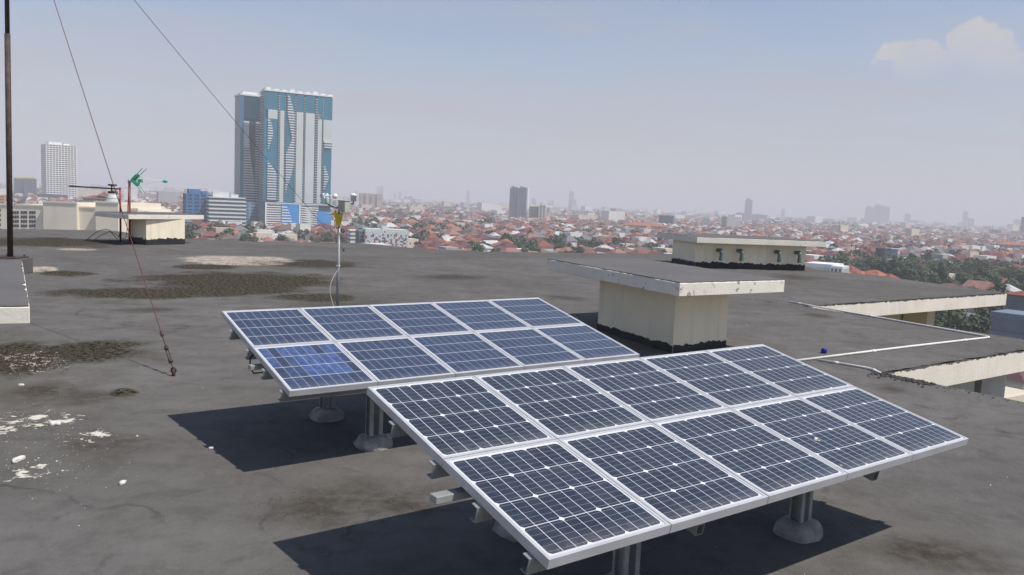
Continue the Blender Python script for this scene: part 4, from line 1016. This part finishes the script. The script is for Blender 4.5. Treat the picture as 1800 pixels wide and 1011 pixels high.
def mall():
    D = 250.
    root = thing('shopping_mall', tuple(frame_at(-60, D)[0]), 'long beige windowless mall block with rows of small square windows, beyond the left roof edge', 'mall', None, 0.)
    o = root.location; KEEP.append((o.x+30, 290, 90)); KEEP.append((o.x, 290, 60)); KEEP.append((o.x+75, 290, 60))
    parts = [(-40, 27, 360, 0, 30), (27, 76, 362, 0, 30), (76, 135, 357, -1.5, 34), (135, 168, 366, 0, 25), (168, 208, 357, -3, 30), (208, 242, 368, 4, 25), (242, 262, 374, 8, 20)]
    for i, (x0, x1, yt, dy, dep) in enumerate(parts):
        a_, b_ = at_y(x0, 380, D+dy), at_y(x1, 380, D+dy); zt = ztop((x0+x1)/2, yt, D+dy)
        mb = MB(); mb.box(a_.x-o.x, b_.x-o.x-.01*i, D+dy-o.y, D+dy-o.y+dep, 0, zt-GZ)
        mb.box(a_.x-o.x-.2, b_.x-o.x+.1, D+dy-o.y-.25, D+dy-o.y+.3, zt-GZ+.003, zt-GZ+.5); mb.build('wall_block', M_MALL, root)
    def wins(x0, x1, y0, y1, n, rows, dy=0.):
        for r2 in range(rows):
            mb = MB()
            for k in range(n):
                for q in (0, 1, 2):
                    xa = x0+(x1-x0)*k/n+q*(x1-x0)/n*.27; pa = at_y(xa, y0+(y1-y0)*r2/rows, D+dy); s_ = (x1-x0)/n*.22*D/FPX
                    mb.box(pa.x-o.x, pa.x-o.x+s_, D+dy-o.y-.06, D+dy-o.y+.05, pa.z-GZ-.9, pa.z-GZ)
            mb.build('window_row', M_WIN, root)
    wins(-40, 5, 367, 410, 3, 5); wins(22, 66, 371, 410, 3, 5)
    pa = at_y(222, 392, D+4); mb = MB(); mb.box(pa.x-o.x, pa.x-o.x+1.6, D+4-o.y-.06, D+4-o.y+.1, pa.z-GZ-1, pa.z-GZ); mb.build('window_row', M_WIN, root)
    mb = MB(); pa = at_y(150, 355, D); mb.box(pa.x-o.x-8, pa.x-o.x+6, 8, 14, pa.z-GZ-6, pa.z-GZ-2.4); mb.build('roof_plant', M_TWHITE, root)
mall()
r_, w_, h_, f_ = facade_tower('pale green building with a red pagoda roof seen above the mall', 146, 186, 349, 600, 16, 0, (.50, .56, .46), (.20, .25, .22), 10, 8, 'building', 'pagoda_building', False)
mb = MB(); hip(mb, 0, w_, 0, 16, h_+.02, 2.2, 1.2); hip(mb, w_*.5, w_, 1, 15, h_+2.0, 3.2, .4); mb.build('roof', ROOFS[1][1], r_)
L, a = frame_at(200, 520, 0); zt = ztop(200, 342, 520)-GZ
o = thing('white_cooling_cone', tuple(L), 'white tapering round tower behind the mall, left of the antennas', 'silo'); mb = MB()
mb.lathe([(6.2, 0), (6.2, zt-9), (5.4, zt-6), (4., zt-2.5), (3.1, zt-.4), (2.6, zt), (0, zt)], (0, 0, 0), 24); mb.build('shell', M_TPALE, o, True)
mb = MB()
for z, r2 in ((zt-9, 6.3), (zt-6, 5.5), (zt-2.5, 4.1)): mb.lathe([(r2, z-.2), (r2+.1, z-.2), (r2+.1, z+.2), (r2, z+.2)], (0, 0, 0), 24)
mb.build('rings', M_GREYBOX, o)
facade_tower('small orange building at the extreme left edge', -12, 11, 343, 900, 15, 0, (.60, .26, .10), (.12, .1, .08), 5, 3, 'building', 'orange_building', False)
# patterned block behind the deck edge
D = 470.; L, a = frame_at(643, D, 9); w_ = 75*D/FPX/math.cos(math.radians(10)); h_ = ztop(680, 404, D)-GZ; dp = 16
pt = thing('patterned_block', tuple(L), 'white block with a scattered mosaic of red and brown squares', 'building', None, a); KEEP.append((L.x+w_/2, L.y+10, 24))
mb = MB(); mb.box(0, w_, 0, dp, 0, h_); mb.box(w_*.4, w_*.55, 2, 9, h_+.01, h_+1.6); mb.build('wall', M_TPALE, pt); 
mos = [mat('mosaic_%s' % n_, c_, .7, .1) for n_, c_ in (('white', (.7, .7, .68)), ('red', (.34, .08, .05)), ('brown', (.16, .08, .06)), ('blue', (.07, .10, .18)), ('tan', (.4, .26, .18)), ('pale', (.45, .52, .52)))]
mb = MB(); r = random.Random(4); nx, nz = 26, 17; cw = w_/nx; ch = .92
for i in range(nx):
    for k in range(nz):
        z = h_-1.0-(k+1)*ch; 
        p_ = math.exp(-((i/nx-.5)**2)*3)*(.75 if k > 1 else .2)
        mb.mi = r.choice((1, 1, 2, 3, 3, 4)) if r.random() < p_*.62 else (5 if (i+k) % 2 else 0)
        mb.box(i*cw+.03, (i+1)*cw-.03, -.10, -.003, z+.03, z+ch-.03)
mb.build('mosaic', mos, pt)
facade_tower('grey annex left of the mosaic patterned block', 632, 644, 406, 474, 14, 9, (.22, .23, .24), (.08, .08, .09), 6, 3, 'annex', 'annex_block', False)
facade_tower('small white block left of the grey annex', 616, 631, 405, 500, 12, 9, (.72, .72, .72), (.3, .3, .3), 5, 0, 'building', 'white_block', False)
# middle distance
for i, (x0, x1, yt) in enumerate(((631, 641, 339.5), (641.5, 651, 340), (651.5, 661, 341), (661.5, 671, 341))):
    facade_tower('pink and cream apartment slab, %s from the left in its row of four' % ('first', 'second', 'third', 'fourth')[i], x0, x1, yt, 1750, 22, 4, (.60, .44, .36) if i % 2 == 0 else (.62, .52, .44), (.36, .27, .23), 14, 3, 'apartment slab', 'apartment_slab', False, 'row of pink apartment slabs')
facade_tower('white round headed tower left of the pink slabs', 621.5, 627.5, 336, 1900, 9, 0, (.74, .76, .78), (.6, .63, .66), 10, 0, 'tower', 'white_tower', False)
for i, (x0, x1, yt, D_) in enumerate(((893.5, 908, 330, 1480), (909, 923, 330.5, 1476))):
    r_, w_, h_, f_ = facade_tower('dark grey tower with a white edge, %s of the central twin pair' % ('left' if i == 0 else 'right'), x0, x1, yt, D_, 20, -6, (.26, .30, .36), (.12, .15, .19), 26, 6, 'tower', 'twin_tower', True, 'dark twin towers at the centre')
    mb = MB(); mb.box(w_+.2, w_+2.6, -.3, 20, 0, h_+1.5); mb.build('white_end_wall', M_TWHITE, r_)
facade_tower('grey block beside the dark twin towers', 929, 945, 363, 1460, 22, -4, (.22, .23, .25), (.14, .15, .16), 9, 8, 'block', 'grey_block', False)
facade_tower('small white slab with dark stripes right of the grey block', 945.5, 958, 361, 1455, 16, -4, (.66, .63, .56), (.10, .1, .12), 10, 2, 'block', 'white_slab', True)
facade_tower('pair of low dark glass boxes right of the long orange roof', 1157, 1181, 379, 1500, 25, -4, (.05, .08, .12), (.03, .05, .08), 5, 3, 'block', 'glass_block', False)
r_, w_, h_, f_ = facade_tower('very long low hall with a bright orange roof', 1094, 1165, 396.5, 1130, 26, -8, (.6, .5, .42), (.25, .2, .18), 3, 12, 'hall', 'long_hall', False)
mb = MB(); hip(mb, 0, w_, 0, 26, h_+.02, 4.2, 1.5); mb.build('roof', ROOFS[0][1], r_)
r_, w_, h_, f_ = facade_tower('long low shed with an orange roof at the right edge of the view', 1760, 1812, 430.5, 1000, 20, -8, (.5, .42, .36), (.25, .2, .18), 2, 8, 'hall', 'long_hall', False)
mb = MB(); hip(mb, 0, w_, 0, 20, h_+.02, 3., 1.5); mb.build('roof', ROOFS[0][1], r_)
facade_tower('red and white striped tower above the far right vent housing', 1321, 1329, 388, 1500, 8, 0, (.5, .12, .1), (.7, .68, .66), 5, 0, 'tower', 'striped_tower', False)
facade_tower('cream block with vertical piers right of the red striped tower', 1329.5, 1340, 393, 1490, 10, 0, (.66, .58, .48), (.3, .26, .22), 6, 3, 'block', 'cream_block', False)
facade_tower('white pier fronted block left of the far right vent housing cap', 1233, 1246, 383.5, 1500, 10, 0, (.7, .68, .64), (.25, .25, .27), 7, 4, 'block', 'white_block', False)
facade_tower('dark blue walled box with a grey side, among the right hand houses', 1542, 1556, 436, 560, 12, -20, (.05, .07, .10), (.03, .04, .06), 4, 0, 'block', 'dark_block', False)
facade_tower('plain grey side block right of the dark blue box', 1557, 1578, 437, 566, 14, -6, (.42, .43, .44), (.36, .37, .38), 4, 0, 'block', 'grey_block', False)
facade_tower('dark red and blue tower cut by the right picture edge', 1794, 1830, 382, 2200, 26, -4, (.16, .05, .08), (.05, .07, .16), 20, 4, 'tower', 'red_tower', False)
r_, w_, h_, f_ = facade_tower('long white flat roofed house behind the far right vent housing', 1421, 1468, 463, 330, 14, -14, (.78, .79, .80), (.66, .68, .70), 2, 0, 'house', 'white_villa', False)
r_, w_, h_, f_ = facade_tower('white villa with an upper terrace right of the long white house', 1465, 1484, 468, 320, 10, -14, (.80, .80, .79), (.12, .12, .13), 3, 3, 'house', 'white_villa', False)
r_, w_, h_, f_ = facade_tower('blue grey house beyond the tip of the upper eave, at the right edge', 1778, 1835, 518, 190, 12, -20, (.15, .18, .22), (.11, .13, .16), 3, 0, 'house', 'grey_house', False)
mb = MB(); hip(mb, 0, w_, 0, 12, h_+.02, 1.4, .6); mb.build('roof', ROOFS[1][1], r_)
r_, w_, h_, f_ = facade_tower('slate grey box house with pale roof edge below the upper eave', 1757, 1812, 549, 168, 9, -20, (.16, .20, .26), (.14, .17, .22), 3, 0, 'house', 'grey_house', False)
# far skyline, fading into the haze
sky_ = [(660, 665, 328, 5200, 'thin pale tower, left of two above the pink slabs'), (666, 671, 328, 5200, 'thin pale tower, right of two above the pink slabs'), (699, 705, 337, 5200, 'pale far tower right of the pink slabs'),
        (708, 715, 345, 4200, 'low pale pair block right of the pink slabs'), (716, 723, 345, 4200, 'low pale block next to its twin right of the pink slabs'), (818, 823.5, 336, 5600, 'lone pale tower between the pink slabs and dark twins'),
        (932, 940, 349, 5000, 'pale tower just above the grey block'), (962, 965, 353, 5000, 'thin far tower right of the striped slab'), (968, 971, 353, 5000, 'second thin far tower right of the striped slab'),
        (998.5, 1006, 338, 4300, 'tall pale tower standing alone right of the dark twins'), (1006.5, 1010, 351, 4400, 'thin pale tower touching the tall lone one'),
        (1306.5, 1318, 351, 3300, 'tall blue grey tower in the cluster above the far right vent housing'), (1292, 1305, 374, 3200, 'squat blue grey block left of the tall cluster tower'), (1319, 1345, 377, 3000, 'broad blue grey block right of the tall cluster tower'),
        (1372, 1377, 368, 5200, 'thin pale tower right of the cluster'), (1379, 1391, 382, 4200, 'low pale block beside the thin tower right of the cluster'),
        (1489, 1502, 382, 4600, 'low pale block left of the three right hand towers'), (1518, 1531, 364, 4600, 'left of the three pale right hand towers'), (1536, 1546, 361, 4600, 'middle and tallest of the three pale right hand towers'), (1546.5, 1558.5, 364, 4550, 'right of the three pale right hand towers'),
        (1512, 1519, 384, 4000, 'small blue block at the foot of the three right hand towers'), (1589, 1597, 376, 4800, 'lone pale tower right of the three towers'), (1599, 1607, 388, 4700, 'short pale tower right of the lone one'), (1613, 1621, 389, 4700, 'second short pale tower, farther right'),
        (1639, 1656, 391, 4600, 'broad low pale block before the right pair'), (1690, 1697, 372, 4600, 'tall pale tower of the far right group'), (1698, 1704, 384, 4600, 'lower pale tower beside the far right tall one'), (1705, 1710, 385, 4600, 'third pale tower of the far right group'),
        (1780, 1790, 386, 4400, 'pale blue tower near the right picture edge'), (1651, 1660, 402, 2400, 'small dark office block among the far right houses'), (1743, 1756, 404, 2300, 'dark low office block near the right edge'),
        (690, 694, 339, 5400, 'faint slim tower between the pink slabs and the low pair')]
for i, (x0, x1, yt, D_, lb) in enumerate(sky_):
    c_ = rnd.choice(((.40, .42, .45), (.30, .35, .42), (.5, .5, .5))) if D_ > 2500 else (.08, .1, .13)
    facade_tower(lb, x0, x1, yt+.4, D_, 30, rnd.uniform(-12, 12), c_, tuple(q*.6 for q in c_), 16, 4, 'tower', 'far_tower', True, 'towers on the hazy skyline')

for (px, y0_, D_, lb) in ((1475, 389, 1300, 'thin lattice radio mast rising from the houses at right'), (919, 338, 1900, 'thin radio mast just right of the dark twin towers'), (776, 348, 2300, 'faint radio mast left of the dark twin towers'), (1745, 395, 1900, 'thin radio mast near the right picture edge')):
    L, a = frame_at(px, D_); h_ = ztop(px, y0_, D_)-GZ; o = thing('radio_mast', tuple(L), lb, 'radio mast', 'radio masts in the city'); mb = MB()
    for k in range(3): mb.tube([(1.4*math.cos(k*2.1), 1.4*math.sin(k*2.1), 0), (.25*math.cos(k*2.1), .25*math.sin(k*2.1), h_)], .16, 4)
    for k in range(12):
        z = h_*k/12; r_ = 1.4-1.15*k/12
        mb.tube([(r_, 0, z), (-r_*.5, r_*.86, z+h_/24), (-r_*.5, -r_*.86, z+h_/12), (r_, 0, z+h_/12)], .09, 3)
    mb.build('lattice', M_RUST, o)
# individual houses and trees, nearest first
ca, sa = math.cos(CITY_BASE), math.sin(CITY_BASE)
def blocked(x, y, r_=0):
    return any((x-k[0])**2+(y-k[1])**2 < (k[2]+r_)**2 for k in KEEP)
grove = [(1500, 1830, 472, 512, .62), (1440, 1600, 464, 490, .5), (1590, 1790, 548, 640, .75), (900, 1090, 428, 450, .5), (650, 720, 380, 400, .4), (680, 800, 371, 383, .6), (700, 880, 355, 362, .35), (845, 870, 378, 400, .8), (1030, 1080, 420, 445, .35), (880, 960, 425, 440, .35)]
def green(px, py):
    g = 0
    for x0, x1, y0, y1, p_ in grove:
        if x0 < px < x1 and y0 < py < y1: g = max(g, p_)
    return g
r = random.Random(31); cand = []; tcand = []
GX, GY = 14.6, 13.0
for i in range(-170, 171):
    for k in range(-170, 171):
        gx_ = i*GX+(i//5)*6; gy_ = k*GY+(k//2)*7
        x = ca*gx_-sa*gy_; y = sa*gx_+ca*gy_
        if y < 90 or y > 2300: continue
        q = r.random(); jx, jy = r.uniform(-2, 2), r.uniform(-1.5, 1.5); x += jx; y += jy
        if not in_frame(x, y, GZ+6, 60) or blocked(x, y, 11): continue
        if hidden(x, y, GZ+9): continue
        px, py = pj((x, y, GZ+2)); g = green(px, py)
        if r.random() < max(.17 if y < 900 else .13, g): 
            for _ in range(2 if y < 1200 else 1): tcand.append((y, x+r.uniform(-6, 6), y+r.uniform(-6, 6), r.uniform(.8, 1.35)))
        else: cand.append((y, x, y, CITY_BASE+r.choice((0, PI/2))+r.uniform(-.05, .05)))
        if r.random() < .62: tcand.append((y, x+GX/2*r.choice((-1, 1)), y+r.uniform(-8, 8), r.uniform(.45, .95)))
for k in range(52):                                  # the belt of big trees beyond the upper eave
    px = r.uniform(1495, 1830); py = r.uniform(486, 520)+(px-1500)*.03; q = at_z(px, py, GZ)
    tcand.append((q.y, q.x, q.y, r.uniform(.7, 1.35)))
for k in range(16):
    px = r.uniform(1640, 1760); py = r.uniform(585, 640); q = at_z(px, py, GZ); tcand.append((q.y, q.x, q.y, r.uniform(.6, 1.)))
cand = [q for q in cand if min((q[1]-w_[1])**2+(q[2]-w_[2])**2 for w_ in tcand[-68:]) > 64]
cand.sort(); tcand = sorted(q for q in tcand if not hidden(q[1], q[2], GZ+6) and not blocked(q[1], q[2], 4))
NH, NTR = 290, 280
marks = [(0, 130, 'at the far left'), (130, 330, 'left of the netted block'), (330, 425, 'below the white office block'), (425, 580, 'below the blue towers'), (580, 660, 'behind the weather station'), (660, 740, 'by the mosaic block'),
         (740, 830, 'left of the dark twins'), (830, 900, 'just left of the dark twins'), (900, 970, 'below the dark twins'), (970, 1060, 'right of the dark twins'), (1060, 1200, 'left of the far vent'), (1200, 1440, 'around the far vent'),
         (1440, 1540, 'right of the far vent'), (1540, 1640, 'past the upper eave'), (1640, 1720, 'beyond the eave end'), (1720, 1900, 'at the right edge')]
ORD = ['leftmost', 'second', 'third', 'fourth', 'fifth', 'sixth', 'seventh', 'eighth', 'ninth', 'tenth', 'eleventh', 'twelfth', 'thirteenth', 'fourteenth', 'fifteenth', 'sixteenth', 'seventeenth', 'eighteenth', 'nineteenth', 'twentieth']
def rank(i, n):
    if n == 1: return ''
    if n == 2: return ('left twin: ', 'right twin: ')[i]
    return 'rightmost: ' if i == n-1 else ('leftmost: ' if i == 0 else ORD[min(i, 19)]+' from left: ')
def where(px):
    for a_, b_, s_ in marks:
        if px < b_: return s_
    return marks[-1][2]
used = {}
def uniq(label, x, y, px):
    k = used.get(label, 0); used[label] = k+1; return label
info = []
for n_, (y_, x, y, rz) in enumerate(cand[:NH]):
    hp = r.choice(HP); rf = pick(r, ROOFS); wl = pick(r, WALLS); px, py = pj((x, y, GZ+5))
    if hp[0].startswith('flat') and rf[0] not in ('grey', 'white'): rf = ROOFS[r.choice((5, 6))]
    info.append([x, y, rz, hp, rf, wl, r.uniform(.75, 1.15), r.uniform(.75, 1.1), r.uniform(.8, 1.1), px, where(px)])
from collections import defaultdict
grp = defaultdict(list)
for q in info: grp[(q[3][0], q[4][0], q[5][0], q[10])].append(q)
for key, L_ in grp.items():
    L_.sort(key=lambda q: q[9]); kind, rf, wl, wh = key
    nm = '%s %s, %s walls' % (rf, kind, wl)
    for i, q in enumerate(L_): q.append(rank(i, len(L_))+nm+', '+wh)
for q in info: house(q[0], q[1], q[2], q[3], q[4][1], q[5][1], q[6], q[7], q[8], q[11])
kinds = ['dark green', 'mid green', 'olive green']; tg = defaultdict(list)
for n_, (y_, x, y, s_) in enumerate(tcand[:NTR]):
    mi_ = r.choice((0, 0, 0, 1, 1, 2)); px, py = pj((x, y, GZ+4)); sz_ = 'large' if s_ > 1.15 else 'medium' if s_ > .8 else 'small'
    dist_ = 'in the nearest rows' if y < 330 else 'in the middle rows' if y < 450 else 'in the farther rows'
    tg['%s %s tree %s %s' % (sz_, kinds[mi_], dist_, where(px))].append((px, x, y, s_, mi_))
for lb, L_ in tg.items():
    L_.sort()
    for i, (px, x, y, s_, mi_) in enumerate(L_): tree(x, y, s_, r.randrange(6), M_LEAF[mi_], rank(i, len(L_))+lb, r.uniform(0, 6))
# everything farther out: one mesh of houses, one of trees
def stuff_mesh(name, mats, V, F, MI):
    me = bpy.data.meshes.new(name); me.from_pydata(V, [], F)
    for m_ in mats: me.materials.append(m_)
    me.polygons.foreach_set('material_index', MI); me.update(); o = bpy.data.objects.new(name, me); C.objects.link(o); return o
SM = [ROOFS[i][1] for i in range(7)]+[WALLS[i][1] for i in range(3)]
V, F, MI = [], [], []
def add_house(x, y, rz, w, d, h, rh, ri, wi, flat):
    n = len(V); c, s_ = math.cos(rz), math.sin(rz)
    def T(a, b_, z): V.append((x+a*c-b_*s_, y+a*s_+b_*c, GZ+z))
    for z in (0, h):
        for a, b_ in ((-1, -1), (1, -1), (1, 1), (-1, 1)): T(a*w/2, b_*d/2, z)
    for i in range(4): j = (i+1) % 4; F.append((n+i, n+j, n+4+j, n+4+i)); MI.append(7+wi)
    if flat: F.append((n+4, n+5, n+6, n+7)); MI.append(ri)
    else:
        o = .6; m_ = len(V)
        for a, b_ in ((-1, -1), (1, -1), (1, 1), (-1, 1)): T(a*(w/2+o), b_*(d/2+o), h)
        k = max(.5, w/2-d/2*.9); T(-k, 0, h+rh); T(k, 0, h+rh)
        F.extend([(m_, m_+1, m_+5, m_+4), (m_+2, m_+3, m_+4, m_+5), (m_+1, m_+2, m_+5), (m_+3, m_, m_+4)]); MI.extend([ri]*4)
rw = [q[2] for q in ROOFS]; rs = sum(rw)
def ri_(): return r.choices(range(7), rw)[0]
for (y_, x, y, rz) in cand[NH:]:
    w = r.uniform(7.5, 14.5); d = w*r.uniform(.6, .95); fl = r.random() < .26
    add_house(x, y, rz, w, d, r.uniform(4, 7.5)*(1.5 if fl and r.random() < .4 else 1), r.uniform(2.5, 4), (r.choice((5, 6, 6)) if fl else ri_()), r.choice((0, 0, 1, 2)), fl)
for ring0, ring1, n, sc_ in ((2250, 4000, 7500, 1.5), (4000, 8500, 7000, 2.6)):
    for _ in range(n):
        D_ = math.sqrt(r.uniform(ring0**2, ring1**2)); az = r.uniform(-.62, .62); x, y = D_*math.sin(az), D_*math.cos(az)
        w = r.uniform(10, 20)*sc_; fl = r.random() < .35; h = r.uniform(4, 8)*(1+.9*(r.random() < .12)*r.random()*sc_)
        add_house(x, y, CITY_BASE+r.choice((0, PI/2)), w, w*r.uniform(.6, .9), h, 3*sc_**.5, (r.choice((5, 6, 6)) if fl else ri_()), r.choice((0, 0, 1, 2)), fl)
for _ in range(170):                                  # mid-rise boxes that break the roof line far out
    D_ = r.uniform(1500, 6500); az = r.uniform(-.62, .62); x, y = D_*math.sin(az), D_*math.cos(az)
    if blocked(x, y, 30): continue
    w = r.uniform(14, 34)*(1+D_/5000); add_house(x, y, CITY_BASE+r.uniform(-.1, .1), w, w*r.uniform(.4, .9), r.uniform(11, 24)*(1+D_/7000), 3, r.choice((5, 6)), r.choice((0, 0, 1, 2)), True)
tag(stuff_mesh('distant_houses', SM, V, F, MI), 'sea of far red, brown and white roofs reaching the horizon', 'houses', kind='stuff')
nb = np.random.default_rng(5); cards = []
def clump(x, y, s_, n, size):
    P = nb.normal(size=(n, 3)); P /= np.linalg.norm(P, axis=1)[:, None]; P = P*nb.uniform(.65, 1.05, (n, 1))*np.array([3.6, 3.6, 3.2])*s_+np.array([x, y, GZ+4.6*s_])+nb.normal(size=(1, 3))*.3
    U_ = nb.normal(size=(n, 3)); U_ /= np.linalg.norm(U_, axis=1)[:, None]; W2 = np.cross(U_, nb.normal(size=(n, 3))); W2 /= np.linalg.norm(W2, axis=1)[:, None]
    z_ = size*nb.uniform(.7, 1.3, (n, 1)); cards.append(np.stack([P-U_*z_, P-W2*z_*.7, P+U_*z_, P+W2*z_*.7], 1))
for (y_, x, y, s_) in tcand[NTR:]: clump(x, y, s_, 70 if y < 900 else 34, 1.1 if y < 900 else 1.6)
for _ in range(2600):
    D_ = math.sqrt(r.uniform(2200**2, 6500**2)); az = r.uniform(-.62, .62); clump(D_*math.sin(az), D_*math.cos(az), r.uniform(1., 2.4), 12, 4.)
A = np.concatenate(cards); nq = len(A); me = bpy.data.meshes.new('distant_trees'); me.vertices.add(nq*4); me.vertices.foreach_set('co', A.reshape(-1)); me.loops.add(nq*4); me.loops.foreach_set('vertex_index', np.arange(nq*4))
me.polygons.add(nq); me.polygons.foreach_set('loop_start', np.arange(nq)*4); me.polygons.foreach_set('loop_total', np.full(nq, 4)); me.materials.append(M_LEAF[0]); me.update(); me.validate()
o = bpy.data.objects.new('distant_trees', me); C.objects.link(o); tag(o, 'dark green trees scattered through the far city', 'trees', kind='stuff')
print('CITY', len(cand), len(tcand), 'nearest/last house', cand[0][0], cand[min(NH, len(cand))-1][0], 'trees', tcand[min(NTR, len(tcand))-1][0], 'quads', nq)

# ------------------------------------------------------------------ the air: an even haze that the city fades into
hm = bpy.data.materials.new('haze'); hm.use_nodes = True; ht = NT(hm.node_tree); hm.node_tree.nodes.clear()
pv = ht.n('ShaderNodeVolumePrincipled'); pv.inputs['Color'].default_value = (.86, .858, .90, 1); pv.inputs['Density'].default_value = HAZE; pv.inputs['Anisotropy'].default_value = 0.
ho = ht.n('ShaderNodeOutputMaterial'); ht.l(pv.outputs[0], ho.inputs['Volume'])
mb = MB(); mb.box(-14500, 14500, -14500, 14500, GZ-1, 230); o = mb.build('haze', hm); tag(o, 'thin pale haze over the whole city', 'haze', kind='stuff')
